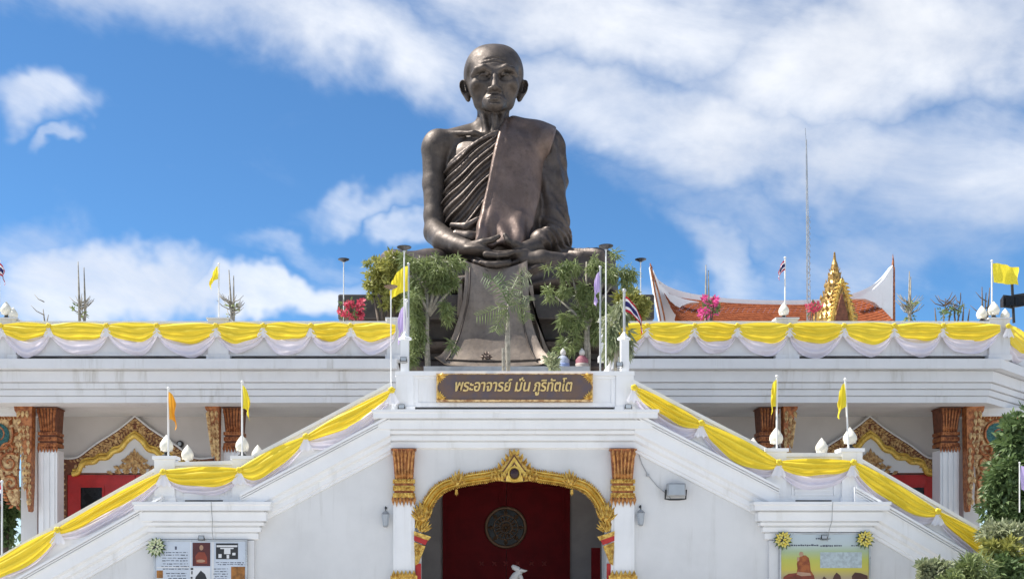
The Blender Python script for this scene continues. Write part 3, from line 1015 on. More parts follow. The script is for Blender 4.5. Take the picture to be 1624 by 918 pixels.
def relief(mb, pts, prof, y):
    """raised band along an XZ polyline: prof = [(across, proud)...]"""
    n = len(pts)
    rows = []
    for i in range(n):
        a, b = pts[max(0, i - 1)], pts[min(n - 1, i + 1)]
        d = Vector((b[0] - a[0], b[1] - a[1])).normalized()
        nx, nz = -d.y, d.x
        rows.append([(pts[i][0] + nx * w, y - h, pts[i][1] + nz * w) for (w, h) in prof])
    mb.sheet(rows)


def smooth_path(pts, n=6):
    """Catmull-Rom through 2-D points"""
    out = []
    for i in range(len(pts) - 1):
        p0, p1, p2, p3 = pts[max(0, i - 1)], pts[i], pts[i + 1], pts[min(len(pts) - 1, i + 2)]
        for k in range(n):
            t = k / n
            out.append(tuple(0.5 * (2 * p1[q] + (p2[q] - p0[q]) * t + (2 * p0[q] - 5 * p1[q] + 4 * p2[q] - p3[q]) * t * t + (3 * p1[q] - p0[q] - 3 * p2[q] + p3[q]) * t ** 3) for q in (0, 1)))
    out.append(tuple(pts[-1]))
    return out


def ogive(cx, cz, w, h, n=12):
    """pointed leaf outline: centre of base, half-width, height"""
    L = [(0.0, 0.0)]
    for i in range(n + 1):
        t = i / n
        L.append((w * (1 - t ** 0.85) * (0.72 + 0.9 * min(t, 0.3)) if t < 1 else 0.0, h * (0.06 + 0.94 * t)))
    return [(cx + x, cz + z) for x, z in L] + [(cx - x, cz + z) for x, z in L[-2:0:-1]]


def spiral(mb, c, r0, turns, rad, y, hand=1, a0=0.0):
    pts, rs = [], []
    n = int(14 * turns)
    for i in range(n + 1):
        t = i / n
        r = r0 * (1 - t) ** 0.9 + 0.01
        a = a0 + hand * 2 * PI * turns * t
        pts.append((c[0] + r * math.cos(a), y, c[1] + r * math.sin(a)))
        rs.append(rad * (1 - 0.55 * t))
    mb.tube(pts, rs, 5)


def XZ(px, py, Y):
    p = W(px, py, Y)
    return (p.x, p.z)


# ================================================================ lotus capital (pilaster and column heads)


def capital(parent, xc, yf, zt, w, h, m_leaf, m_band, m_line, depth=0.3):
    core = MB()
    core.lathe((xc, yf + depth * 0.5, zt - h), [(w * 0.43, 0.13 * h), (w * 0.43, 0.46 * h), (w * 0.40, 0.5 * h), (w * 0.47, 0.96 * h), (w * 0.5, 0.995 * h)], 4)
    core.v = [(xc + (x - xc) , y, z) for (x, y, z) in core.v]
    core = MB()
    y0, y1 = yf, yf + depth
    def tap(z0, z1, a, b, pr0=0.0, pr1=0.0):
        core.add([(xc - a, y0 - pr0, z0), (xc + a, y0 - pr0, z0), (xc + a, y1, z0), (xc - a, y1, z0), (xc - b, y0 - pr1, z1), (xc + b, y0 - pr1, z1), (xc + b, y1, z1), (xc - b, y1, z1)],
                 [(0, 3, 2, 1), (4, 5, 6, 7), (0, 1, 5, 4), (1, 2, 6, 5), (2, 3, 7, 6), (3, 0, 4, 7)])
    zb = zt - h
    tap(zb + 0.12 * h, zb + 0.45 * h, w * 0.40, w * 0.40)
    tap(zb + 0.45 * h, zt - 0.03 * h, w * 0.38, w * 0.46, 0, 0.10)
    tap(zt - 0.03 * h, zt - 0.004, w * 0.50, w * 0.52, 0.12, 0.13)
    root = core.build('capital', m_line, parent)
    b = MB()
    for f, t_, k in ((0.12, 0.20, 0.46), (0.245, 0.335, 0.45), (0.38, 0.45, 0.46)):
        b.box(xc - w * k, xc + w * k, y0 - 0.05, y1 - 0.01, zb + f * h, zb + t_ * h)
        for i in range(7):
            x = xc - w * k + (i + 0.5) * 2 * w * k / 7
            b.leaf3((x, y0 - 0.05, zb + t_ * h - 0.01), (x, y0 - 0.055, zb + f * h), w * 0.11, (0, -1, 0))
    b.build('band', m_band, root)['kind'] = 'stuff'
    l = MB()
    for i in range(7):
        x = xc - w * 0.44 + i * w * 0.88 / 6
        l.leaf3((x, y0 - 0.03, zb + 0.15 * h), (x, y0 - 0.03, zb - 0.03 * h * (1 + (i % 2))), w * 0.15, (0, -1, 0))
    for i in range(6):
        f = -1 + 2 * (i + 0.5) / 6
        # tall narrow petals that spread outwards at the top
        x0, x1 = xc + f * w * 0.36, xc + f * w * 0.47
        l.tube([(x0, y0 - 0.03, zb + 0.5 * h), (x0 * 0.6 + x1 * 0.4, y0 - 0.07, zb + 0.72 * h), (x1, y0 - 0.13, zb + 0.93 * h)], [w * 0.055, w * 0.045, w * 0.05], 5)
        l.leaf3((x1, y0 - 0.11, zb + 0.83 * h), (x1 + f * 0.02, y0 - 0.15, zt - 0.005 * h), w * 0.13, (0, -1, 0.3))
        l.leaf3((x0, y0 - 0.03, zb + 0.46 * h), (x0, y0 - 0.09, zb + 0.62 * h), w * 0.15, (0, -1, 0))
    l.build('petal_ring', m_leaf, root)['kind'] = 'stuff'
    return root


# ================================================================ gatehouse with the balcony
gate = thing('gatehouse', 'white gatehouse with gilded arch, maroon door and balcony, in the middle of the front', 'gatehouse', (0, 0, 0))
half = [(668, 960), (668, 918), (664, 885), (664, 860), (672, 825), (684, 797), (701, 777), (725, 768), (747, 763), (774, 759), (801, 753), (815, 748)]
archL = smooth_path([XZ(x, y, 0) for x, y in half], 5)
axx = XZ(815, 748, 0)[0]
arch = archL + [(2 * axx - x, z) for x, z in archL[-2::-1]]


def arch_z(x):
    xx = -abs(x - axx) + axx
    for (x0, z0), (x1, z1) in zip(archL[3:], archL[4:]):
        if min(x0, x1) <= xx <= max(x0, x1) and abs(x1 - x0) > 1e-6:
            if z0 > 2.0:
                return z0 + (z1 - z0) * (xx - x0) / (x1 - x0)
    return None


TOPZ = 4.40
xa, xb = XZ(668, 900, 0)[0], 2 * axx - XZ(668, 900, 0)[0]
mb = MB()
mb.box(-2.95, xa, 0, 0.35, 0, TOPZ)
mb.box(xb, 2.92, 0, 0.35, 0, TOPZ)
xs = [xa + (xb - xa) * i / 48 for i in range(49)]
zs = []
for x in xs:
    z = arch_z(x)
    zs.append(max(2.2, z if z else 2.2))
for i in range(48):
    mb.add([(xs[i], 0, zs[i]), (xs[i + 1], 0, zs[i + 1]), (xs[i + 1], 0, TOPZ), (xs[i], 0, TOPZ), (xs[i], 0.35, zs[i]), (xs[i + 1], 0.35, zs[i + 1]), (xs[i + 1], 0.35, TOPZ), (xs[i], 0.35, TOPZ)],
           [(0, 1, 2, 3), (7, 6, 5, 4), (0, 4, 5, 1), (3, 2, 6, 7)])
mb.build('front_wall', WALLW, gate)
mb = MB()
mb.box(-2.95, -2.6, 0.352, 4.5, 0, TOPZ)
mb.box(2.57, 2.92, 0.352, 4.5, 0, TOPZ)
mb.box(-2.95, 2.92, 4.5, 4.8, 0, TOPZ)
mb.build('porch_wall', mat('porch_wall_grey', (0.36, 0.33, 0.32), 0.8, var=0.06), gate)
mb = MB(); mb.box(-2.95, 2.92, 0.352, 4.8, TOPZ + 0.002, TOPZ + 0.2); mb.build('porch_ceiling', WALLW, gate)
# cornice and balcony deck
PROF = [(0.0, 0.0), (0.42, 0.0), (0.42, -0.06), (0.39, -0.08), (0.39, -0.19), (0.24, -0.195), (0.24, -0.22), (0.29, -0.225), (0.285, -0.42), (0.19, -0.425), (0.19, -0.45), (0.225, -0.455), (0.215, -0.52), (0.11, -0.53), (0.11, -0.555), (0.145, -0.56), (0.14, -0.66), (0.05, -0.67), (0.05, -0.69), (0.08, -0.695), (0.075, -0.82), (0.0, -0.85)]
mb = MB()
mb.sweep([(-2.80, 3.0, 5.20), (-2.80, 0.0, 5.20), (2.77, 0.0, 5.20), (2.77, 3.0, 5.20)], PROF)
mb.build('cornice', WHITE, gate)
mb = MB(); mb.box(-2.79, 2.76, 0.02, 6.2, 4.62, 5.195); mb.build('balcony_deck', WHITE, gate)
# balcony parapet
mb = MB(); mb.box(-2.3, 2.28, 0.05, 0.22, 5.315, 6.02); mb.build('parapet_panel', WHITE, gate)
mb = MB()
for (z0, z1) in ((5.315, 5.41), (5.95, 6.02)):
    mb.box(-2.3, 2.28, 0.018, 0.048, z0, z1)
for x in (-2.3, 2.18):
    mb.box(x, x + 0.1, 0.018, 0.048, 5.412, 5.948)
mb.build('panel_frame', WHITE, gate)
mb = MB(); mb.box(-2.31, 2.29, 0.14, 0.20, 5.196, 5.313); mb.build('gap_shade_strip', DARK, gate)  # black strip stands in for the shade in the gap under the panel
mb = MB(); mb.box(-2.72, 2.70, -0.03, 0.27, 6.022, 6.12); o = mb.build('coping', WHITE, gate)
for sx, x0 in ((-1, -2.70), (1, 2.285)):
    mb = MB()
    mb.box(x0, x0 + 0.40, -0.02, 0.26, 5.202, 6.02)
    mb.box(x0 - 0.03, x0 + 0.43, -0.05, 0.26, 5.201, 5.32)
    mb.build('parapet_post', WHITE, gate)
    mb = MB()
    mb.box(x0 + (0.10 if sx < 0 else 0.12), x0 + (0.28 if sx < 0 else 0.30), 0.03, 0.22, 6.122, 6.85)
    mb.lathe((x0 + 0.2, 0.125, 6.85), [(0.15, 0), (0.15, 0.05), (0.09, 0.08), (0.04, 0.16), (0.0, 0.2)], 4)
    mb.build('tall_post', WHITE, gate)
# pilasters
for x0, x1 in ((622, 660), (966, 1007)):
    xl, xr = XZ(x0, 800, 0)[0], XZ(x1, 800, 0)[0]
    mb = MB(); mb.box(xl + 0.03, xr - 0.03, -0.10, -0.002, 0.02, 3.2)
    mb.box(xl + 0.10, xr - 0.10, -0.125, -0.102, 0.02, 3.15)
    pil = mb.build('pilaster', WHITE, gate)
    capital(pil, (xl + xr) / 2, -0.125, 4.345, xr - xl, 1.24, COPGOLD, GOLD, COPPER, 0.12)
    mb = MB()
    zb = W(0, 912, 0).z
    mb.box(xl - 0.03, xr + 0.03, -0.17, -0.126, zb - 0.5, zb)
    for i in range(6):
        x = xl + (i + 0.5) * (xr - xl) / 6
        mb.leaf3((x, -0.17, zb - 0.05), (x, -0.18, zb + 0.13), 0.10, (0, -1, 0))
    mb.build('gilded_foot', GOLD, pil)
# gilded arch
band = [(-0.02, 0.0), (0.0, 0.08), (0.03, 0.10), (0.05, 0.06), (0.07, 0.11), (0.11, 0.16), (0.15, 0.11), (0.165, 0.06), (0.19, 0.09), (0.215, 0.09), (0.235, 0.0)]
k0 = next(i for i, p in enumerate(archL) if p[1] > W(0, 842, 0).z)
path = arch[k0:len(arch) - k0]
mb = MB()
relief(mb, path, [(w * 0.85 - 0.035, h) for w, h in band], -0.002)
archo = mb.build('arch_frame', GOLD2, gate, smooth=True, angle=50, fix=False)
mb = MB()
lp = [(x, -0.06, z) for x, z in archL[k0:-3]]
offs = lambda pts, o: [(p[0] + o * n[0], p[1], p[2] + o * n[1]) for p, n in zip(pts, [(lambda a, b: (-(b[2] - a[2]) / max(1e-6, math.hypot(b[0] - a[0], b[2] - a[2])), (b[0] - a[0]) / max(1e-6, math.hypot(b[0] - a[0], b[2] - a[2]))))(pts[max(0, i - 1)], pts[min(len(pts) - 1, i + 1)]) for i in range(len(pts))])]
for s_ in (1, -1):
    pts = lp if s_ > 0 else [(2 * axx - x, y, z) for x, y, z in lp]
    o1 = offs(pts, 0.15 * s_)
    o2 = offs(pts, -0.05 * s_)
    leaf_row(mb, o1, s_, 0.065, 0.05, 0.75)
    leaf_row(mb, o2, -s_, 0.055, 0.045, 0.75)
    n_ = len(o1)
mb.build('flame_edge', GOLD, archo)['kind'] = 'stuff'
# cusp flames and lower flame clusters
def cluster(px, py, size, lean, n=7):
    for s_ in (1, -1):
        mb = MB()
        c = Vector((XZ(px, py, 0)[0], -0.12, XZ(px, py, 0)[1]))
        if s_ < 0:
            c.x = 2 * axx - c.x
        for i in range(n):
            f = i / (n - 1) - 0.5
            a = f * 1.5 + lean
            L = size * (1 - 0.75 * abs(f) ** 1.2)
            d = Vector((math.sin(a) * s_, 0, math.cos(a)))
            b_ = c + Vector((s_ * f * size * 0.35, 0.02 * (i % 2), -abs(f) * size * 0.2))
            mb.leaf3(b_, b_ + d * L, L * 0.32, (0, -1, 0))
            mb.leaf3(b_ + Vector((0, -0.03, -0.02)), b_ + d * L * 0.55 + Vector((0, -0.05, 0)), L * 0.2, (0, -1, 0))
        mb.ball(c + Vector((0, -0.03, -0.02)), (size * 0.14, size * 0.1, size * 0.14), 8, 5)
        mb.build('flame_cluster', GOLD, archo)
cluster(726, 766, 0.33, 0.1)
cluster(724, 776, 0.16, PI, 5)
cluster(671, 822, 0.42, -0.2, 9)
cluster(670, 840, 0.30, 0.35, 7)
for s_ in (1, -1):
    fx = lambda px: XZ(px, 850, 0)[0] if s_ > 0 else 2 * axx - XZ(px, 850, 0)[0]
    z = lambda py: W(0, py, 0).z
    mb = MB(); mb.prism([(fx(657), z(848)), (fx(679), z(856)), (fx(675), z(864)), (fx(657), z(857))], -0.14, -0.102); mb.build('red_collar', RED, archo)
    mb = MB()
    mb.prism([(fx(657), z(859)), (fx(675), z(866)), (fx(664), z(893)), (fx(659), z(896))], -0.13, -0.102)
    for q in range(4):
        mb.leaf3((fx(663 - q * 0.6), -0.13, z(864 + q * 7)), (fx(661), -0.14, z(874 + q * 7)), 0.16 - q * 0.03, (0, -1, 0))
    mb.prism([(fx(657), z(842)), (fx(684), z(851)), (fx(680), z(857)), (fx(657), z(849))], -0.16, -0.102)
    mb.build('pendant_tip', GOLD, archo)
    mb = MB(); mb.box(min(fx(659), fx(668)), max(fx(659), fx(668)), -0.05, -0.003, 0.02, z(893)); mb.build('jamb_strip', RED, gate)
# crest with a dark jewel
cz = W(0, 764, 0).z
mb = MB()
lay = []
for w, h, y, m_ in ((0.58, 0.76, -0.09, GOLD), (0.46, 0.64, -0.13, DARKCARVE), (0.42, 0.58, -0.17, GOLD2), (0.31, 0.46, -0.20, DARKCARVE), (0.27, 0.40, -0.24, GOLD2)):
    mbx = MB(); mbx.prism(ogive(axx, cz - 0.02, w, h), y, y + 0.06); lay.append((mbx, m_))
for s_ in (1, -1):
    for i in range(6):
        t = i / 5
        b_ = Vector((axx + s_ * (0.46 - 0.40 * t ** 1.1), -0.12, cz + 0.08 + 0.5 * t))
        mb.leaf3(b_, b_ + Vector((s_ * 0.05, -0.02, 0.16)), 0.09, (0, -1, 0))
    for i in range(5):
        b_ = Vector((axx + s_ * (0.16 + 0.08 * i), -0.18, cz + 0.02))
        mb.leaf3(b_, b_ + Vector((s_ * 0.05, -0.02, 0.2 - 0.02 * i)), 0.08, (0, -1, 0))
crest = mb.build('crest', GOLD, archo)
crest['kind'] = 'stuff'
for mbx, m_ in lay:
    mbx.build('crest_layer', m_, archo)
mb = MB(); mb.ball((axx, -0.25, cz + 0.17), (0.105, 0.06, 0.12), 14, 8); mb.build('jewel', mat('dark_red_jewel', (0.03, 0.004, 0.006), 0.15), crest, smooth=True)
mb = MB(); mb.tube([(axx + 0.13 * math.cos(a), -0.25, cz + 0.17 + 0.15 * math.sin(a)) for a in [2 * PI * i / 20 for i in range(21)]], 0.022, 6, False); mb.build('jewel_ring', GOLD2, crest, smooth=True)
# maroon double door with round medallion
YD = 4.40
dl, dr, dm = W(702, 0, YD).x, W(904, 0, YD).x, W(803, 0, YD).x
ztop = W(0, 762, YD).z
for a, b in ((dl, dm - 0.006), (dm + 0.006, dr)):
    mb = MB(); mb.box(a, b, YD, YD + 0.08, 0.03, ztop)
    leaf = mb.build('door_leaf', DARKRED, gate)
    mb = MB()
    for (z0, z1) in ((0.2, 1.25), (2.0, ztop - 0.15)):
        for (xx0, xx1, zz0, zz1) in ((a + 0.14, b - 0.14, z1 - 0.05, z1), (a + 0.14, b - 0.14, z0, z0 + 0.05), (a + 0.14, a + 0.19, z0 + 0.052, z1 - 0.052), (b - 0.19, b - 0.14, z0 + 0.052, z1 - 0.052)):
            mb.box(xx0, xx1, YD - 0.03, YD - 0.002, zz0, zz1)
    mb.build('door_moulding', DARKRED, leaf)
    mb = MB()
    for i in range(3):
        x = W((764, 784, 802, 821, 843, 863)[i + (0 if a == dl else 3)] , 0, YD).x
        zc_ = W(0, 893, YD).z
        for q in range(4):
            an = q * PI / 2 + 0.78
            mb.leaf3((x, YD - 0.005, zc_), (x + 0.09 * math.cos(an), YD - 0.01, zc_ + 0.09 * math.sin(an)), 0.05, (0, -1, 0))
    mb.build('door_stud', mat('faded_red_print' if a == dl else 'faded_red_print_b', (0.28, 0.05, 0.045), 0.6), leaf)
mb = MB()
mc = W(802, 836, YD); rM = 31 * (YD - CY) / FPX
N = 40
mb.tube([(mc.x + rM * math.cos(2 * PI * i / N), YD - 0.04, mc.z + rM * math.sin(2 * PI * i / N)) for i in range(N + 1)], 0.045, 6, False)
med = mb.build('medallion', mat('bronze_medallion', (0.20, 0.12, 0.07), 0.5, 0.4, bump=0.3), gate, smooth=True)
mb = MB(); mb.lathe((0, 0, 0), [(rM, 0), (rM, 0.02)], 40)
mb.v = [(mc.x + x, YD - 0.012 - z, mc.z + y) for x, y, z in mb.v]
mb.build('medallion_ground', BLACKGLASS, med)
mb = MB()
for rr in (0.62, 0.34):
    mb.tube([(mc.x + rM * rr * math.cos(2 * PI * i / N), YD - 0.045, mc.z + rM * rr * math.sin(2 * PI * i / N)) for i in range(N + 1)], 0.018, 5, False)
for i in range(16):
    a = 2 * PI * i / 16
    dv = Vector((math.cos(a), 0, math.sin(a)))
    c_ = Vector((mc.x, YD - 0.035, mc.z))
    mb.leaf3(c_ + dv * rM * 0.36, c_ + dv * rM * 0.6, 0.07, (0, -1, 0))
    if i % 2 == 0:
        mb.leaf3(c_ + dv * rM * 0.64, c_ + dv * rM * 0.95, 0.12, (0, -1, 0))
    mb.leaf3(c_ + dv * rM * 0.05, c_ + dv * rM * 0.32, 0.06, (0, -1, 0))
mb.build('wheel_tracery', MATS['bronze_medallion'], med)
# red screen edge inside the porch, to the right
mb = MB(); mb.box(W(938, 0, 2.5).x, W(952, 0, 2.5).x, 2.5, 2.56, 0.02, W(0, 868, 2.5).z); mb.build('red_screen', DARKRED, gate)
mb = MB(); mb.box(W(955, 0, 2.0).x, W(960, 0, 2.0).x, 2.0, 2.1, 0.02, W(0, 858, 2.0).z); mb.build('white_door_post', WHITE, gate)

# ================================================================ staircases on both sides
SPROF = [(0.0, 0.02), (0.34, 0.02), (0.34, -0.035), (0.27, -0.04), (0.27, -0.06), (0.31, -0.062), (0.31, -0.085), (0.24, -0.09), (0.24, -0.108), (0.28, -0.11), (0.28, -0.135), (0.238, -0.13), (0.238, -0.42), (0.19, -0.45), (0.148, -0.47), (0.148, -0.56), (0.11, -0.59), (0.068, -0.61), (0.068, -0.74), (0.04, -0.76), (0.04, -0.82), (0.0, -0.84)]
STEPS = mat('stair_stone', (0.62, 0.60, 0.57), 0.7, var=0.06)


def stair(sgn, rail_px, land_px, name_label):
    rt = thing('staircase', name_label, 'staircase', (0, 0, 0), 'outer staircases of the gatehouse')
    rail = [XZ(x, y, 0) for x, y in rail_px]            # from the balcony outwards: top, landing start, landing end, foot
    H = 0.80
    zl = XZ(0, 797, 0)[1]
    # parapets (front one seen, back one 2 m behind)
    low = [(rail[0][0], rail[0][1] - H), (rail[1][0], rail[1][1] - H), (rail[1][0] + sgn * 0.12, zl), (rail[2][0] - sgn * 0.1, zl), (rail[3][0], rail[3][1] - H)]
    for y0, y1 in ((0.0, 0.2), (1.95, 2.15)):
        mb = MB()
        mb.prism([(x, z - 0.09) for x, z in rail] + low[::-1], y0, y1)
        mb.build('parapet', WHITE, rt)
        mb = MB()
        for a, b in zip(rail[:-1], rail[1:]):
            mb.prism([(a[0], a[1]), (b[0], b[1]), (b[0], b[1] - 0.088), (a[0], a[1] - 0.088)], y0 - 0.045, y1 + 0.045)
        mb.build('coping', WHITE, rt)
    # inset panel mouldings on the front parapet
    def frame_line(p, q, w=0.045, pr=0.03):
        d = Vector((q[0] - p[0], q[1] - p[1])).normalized()
        n = Vector((-d.y, d.x)) * w
        mbp.prism([(p[0], p[1]), (q[0], q[1]), (q[0] + n.x, q[1] + n.y), (p[0] + n.x, p[1] + n.y)], -pr, -0.002)
    mbp = MB()
    for (a, b) in ((rail[0], rail[1]), (rail[2], rail[3])):
        L = lambda t, h: (a[0] + (b[0] - a[0]) * t, a[1] + (b[1] - a[1]) * t - h)
        frame_line(L(0.07, H - 0.13), L(0.93, H - 0.13))
        frame_line(L(0.07, H - 0.17), L(0.07, 0.18))
        frame_line(L(0.93, 0.18), L(0.93, H - 0.17))
    a, b = rail[1], rail[2]
    pz = [zl + 0.17, zl + 0.26]
    for z_ in pz:
        mbp.box(min(a[0], b[0]) + 0.42, max(a[0], b[0]) - 0.42, -0.03, -0.002, z_, z_ + 0.045)
    for xx in (min(a[0], b[0]) + 0.36, max(a[0], b[0]) - 0.405):
        mbp.box(xx, xx + 0.045, -0.03, -0.002, zl + 0.17, a[1] - 0.15)
    mbp.build('panel_frame', WHITE, rt)
    mb = MB(); mb.box(min(a[0], b[0]) + 0.45, max(a[0], b[0]) - 0.45, -0.016, -0.001, zl + 0.035, zl + 0.062); mb.build('drain_slot', DARK, rt)
    # landing posts
    for xx in (rail[1][0], rail[2][0]):
        for y0 in (-0.07, 1.88):
            mb = MB()
            mb.box(xx - 0.23, xx + 0.23, y0, y0 + 0.34, zl + 0.003, rail[1][1] + 0.02)
            mb.box(xx - 0.27, xx + 0.27, y0 - 0.04, y0 + 0.38, rail[1][1] + 0.022, rail[1][1] + 0.10)
            mb.box(xx - 0.26, xx + 0.26, y0 - 0.03, y0 + 0.36, zl + 0.001, zl + 0.12)
            mb.build('parapet_post', WHITE, rt)
    # raking cornices
    for (a, b) in ((rail[0], rail[1]), (rail[2], rail[3])):
        rows = []
        for q in (a, b):
            rows.append([(q[0], -o, q[1] - H + h) for o, h in SPROF])
        mb = MB(); mb.sheet(rows)
        mb.add(rows[0], [tuple(range(len(SPROF)))]); mb.add(rows[1], [tuple(range(len(SPROF)))])
        mb.build('raking_cornice', WHITE, rt)
    # landing cornice
    x0, x1 = sorted(XZ(x, 797, -0.4)[0] for x in land_px)
    mb = MB()
    mb.sweep([(x0 + 0.42, 0.2, zl), (x0 + 0.42, -0.02, zl), (x1 - 0.42, -0.02, zl), (x1 - 0.42, 0.2, zl)], PROF)
    mb.build('landing_cornice', WHITE, rt)
    mb = MB(); mb.box(x0 + 0.425, x1 - 0.425, -0.015, 0.22, zl - 0.4, zl - 0.003); mb.build('landing_slab', WHITE, rt)
    jx = (x0 + x1) / 2 + 0.22
    mb = MB(); mb.tube([(jx, -0.45, zl - 0.005), (jx, -0.41, zl - 0.2), (jx + 0.01, -0.36, zl - 0.42), (jx - 0.02, -0.27, zl - 0.62), (jx - 0.02, -0.12, zl - 0.9)], 0.008, 5); mb.build('lamp_wire', GREYM, rt)
    # walls
    mb = MB()
    under = [(rail[0][0], rail[0][1] - H - 0.004), (rail[1][0], rail[1][1] - H - 0.004), (rail[1][0], zl - 0.01), (rail[2][0], zl - 0.01), (rail[3][0], max(0.02, rail[3][1] - H - 0.004))]
    mb.prism([(under[0][0], 0.0)] + under + [(rail[3][0], 0.0)], 0.006, 0.25)
    mb.prism([(under[0][0], 0.0)] + under + [(rail[3][0], 0.0)], 1.96, 2.14)
    mb.build('side_wall', WALLW, rt)
    mb = MB(); mb.box(x0 + 0.44, x1 - 0.44, -0.09, 0.003, 0.01, zl - 0.852); mb.build('landing_pier', WALLW, rt)
    # steps
    mb = MB()
    for (a, b) in ((rail[0], rail[1]), (rail[2], rail[3])):
        n = max(4, int(abs(a[1] - b[1]) / 0.16))
        zt_ = a[1] - 0.9 if a is rail[0] else zl
        zb_ = zl if a is rail[0] else 0.0
        for i in range(n):
            xx0, xx1 = a[0] + (b[0] - a[0]) * i / n, a[0] + (b[0] - a[0]) * (i + 1) / n
            zz = zt_ + (zb_ - zt_) * (i + 1) / n
            mb.box(min(xx0, xx1), max(xx0, xx1), 0.255, 1.945, max(-0.01, zz - 0.3), zz + 0.02)
    mb.box(min(rail[1][0], rail[2][0]), max(rail[1][0], rail[2][0]), 0.255, 1.945, zl - 0.3, zl - 0.002)
    mb.build('steps', STEPS, rt)
    return rt


stair(-1, [(620, 606), (385, 730), (262, 733), (-140, 960)], (210, 430), 'left white staircase, whose landing stands over the photo-covered notice board')
stair(1, [(1004, 602), (1230, 718), (1350, 718), (1764, 959)], (1195, 1413), 'right white staircase, whose landing stands over the green and yellow poster')

# ================================================================ main terrace building
temple = thing('terrace_building', 'long white temple building with roof terrace, carved columns and red doors behind the stairs', 'temple building', (0, 12, 0))
YF, YW = 6.0, 9.0
MPROF = [(0.0, 0.0), (0.62, 0.0), (0.62, -0.27), (0.33, -0.275), (0.33, -0.30), (0.38, -0.305), (0.37, -0.60), (0.27, -0.61), (0.27, -0.625), (0.31, -0.63), (0.30, -0.78), (0.21, -0.79), (0.21, -0.805), (0.25, -0.81), (0.24, -0.96), (0.16, -0.97), (0.16, -0.985), (0.20, -0.99), (0.19, -1.16), (-0.3, -1.19)]
FZ, SZ = 7.50, 6.30
edge = [(-18.6, 26), (-18.6, 10.1), (-14.8, YF + 0.3), (-3.0, YF + 0.3)]
edgeR = [(3.0, YF + 0.3), (13.55, YF + 0.3), (17.4, 10.1), (17.4, 26)]
for e_ in (edge, edgeR):
    mb = MB(); mb.sweep([(x, y, FZ) for x, y in e_], MPROF); mb.build('main_cornice', TERR, temple)
outline = edge + [(-3.0, 8.9), (3.0, 8.9)] + edgeR
mb = MB()
n = len(outline)
mb.add([(x, y + 0.001, FZ - 0.004) for x, y in outline] + [(x, y + 0.001, SZ + 0.05) for x, y in outline], [tuple(range(n)), tuple(range(2 * n - 1, n - 1, -1))] + [(i, (i + 1) % n, n + (i + 1) % n, n + i) for i in range(n)])
mb.build('terrace_slab', WALLW, temple)
mb = MB()
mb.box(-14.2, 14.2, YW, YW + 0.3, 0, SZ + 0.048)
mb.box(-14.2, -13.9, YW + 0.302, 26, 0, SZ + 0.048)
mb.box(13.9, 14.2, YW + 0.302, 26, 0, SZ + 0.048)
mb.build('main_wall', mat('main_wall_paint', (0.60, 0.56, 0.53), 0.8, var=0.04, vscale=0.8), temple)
# flight from the balcony up to the terrace
mb = MB()
for i in range(14):
    mb.box(-2.7, 2.7, 3.2 + i * 0.40, 8.88, 5.196 + i * 0.165, 5.196 + (i + 1) * 0.165 - 0.002)
mb.build('upper_steps', STEPS, temple)
# parapet: panels, posts, coping
def parapet_run(p, q, first_post=True):
    p, q = Vector((*p, 0)), Vector((*q, 0))
    d = (q - p).normalized()
    nn = Vector((d.y, -d.x, 0))
    def bar(s0, s1, o0, o1, z0, z1, mb):
        c = [p + d * s0 + nn * o0, p + d * s1 + nn * o0, p + d * s1 + nn * o1, p + d * s0 + nn * o1]
        mb.add([(v.x, v.y, z0) for v in c] + [(v.x, v.y, z1) for v in c], [(0, 3, 2, 1), (4, 5, 6, 7), (0, 1, 5, 4), (1, 2, 6, 5), (2, 3, 7, 6), (3, 0, 4, 7)])
    L = (q - p).length
    mb = MB(); bar(0.0, L, -0.2, 0.0, FZ + 0.135, FZ + 0.99, mb); mb.build('parapet_panel', TERR, temple)
    mb = MB()
    bar(0.45, L - 0.45, 0.002, 0.03, FZ + 0.135, FZ + 0.2, mb)
    bar(0.45, 0.53, 0.002, 0.03, FZ + 0.202, FZ + 0.8, mb)
    bar(L - 0.53, L - 0.45, 0.002, 0.03, FZ + 0.202, FZ + 0.8, mb)
    mb.build('panel_frame', TERR, temple)
    mb = MB(); bar(0.0, L, -0.18, -0.11, FZ + 0.001, FZ + 0.133, mb); mb.build('gap_shade_strip', mat('gap_shade_dark', (0.03, 0.028, 0.026), 0.9, col2=(0.16, 0.15, 0.14), vscale=1.2) if 'gap_shade_dark' not in MATS else MATS['gap_shade_dark'], temple)  # kerb coloured near-black to paint the shade in the gap below the panel
    mb = MB(); bar(-0.02, L + 0.02, -0.26, 0.06, FZ + 0.992, FZ + 1.10, mb); mb.build('coping', WHITE, temple)


def post_at(x, y):
    mb = MB()
    mb.box(x - 0.29, x + 0.29, y - 0.09, y + 0.27, FZ + 0.002, FZ + 1.14)
    mb.box(x - 0.33, x + 0.33, y - 0.13, y + 0.31, FZ + 0.001, FZ + 0.15)
    mb.box(x - 0.33, x + 0.33, y - 0.13, y + 0.31, FZ + 1.142, FZ + 1.19)
    mb.build('parapet_post', TERR, temple)


postsL = [-13.97, -8.01, -3.0]
postsR = [3.0, 7.93, 13.88]
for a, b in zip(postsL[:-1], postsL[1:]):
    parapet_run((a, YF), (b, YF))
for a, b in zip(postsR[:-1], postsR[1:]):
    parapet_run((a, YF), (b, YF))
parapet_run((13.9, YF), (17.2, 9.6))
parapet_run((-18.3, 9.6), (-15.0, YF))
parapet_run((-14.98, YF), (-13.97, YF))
for x in postsL + postsR:
    post_at(x, YF)

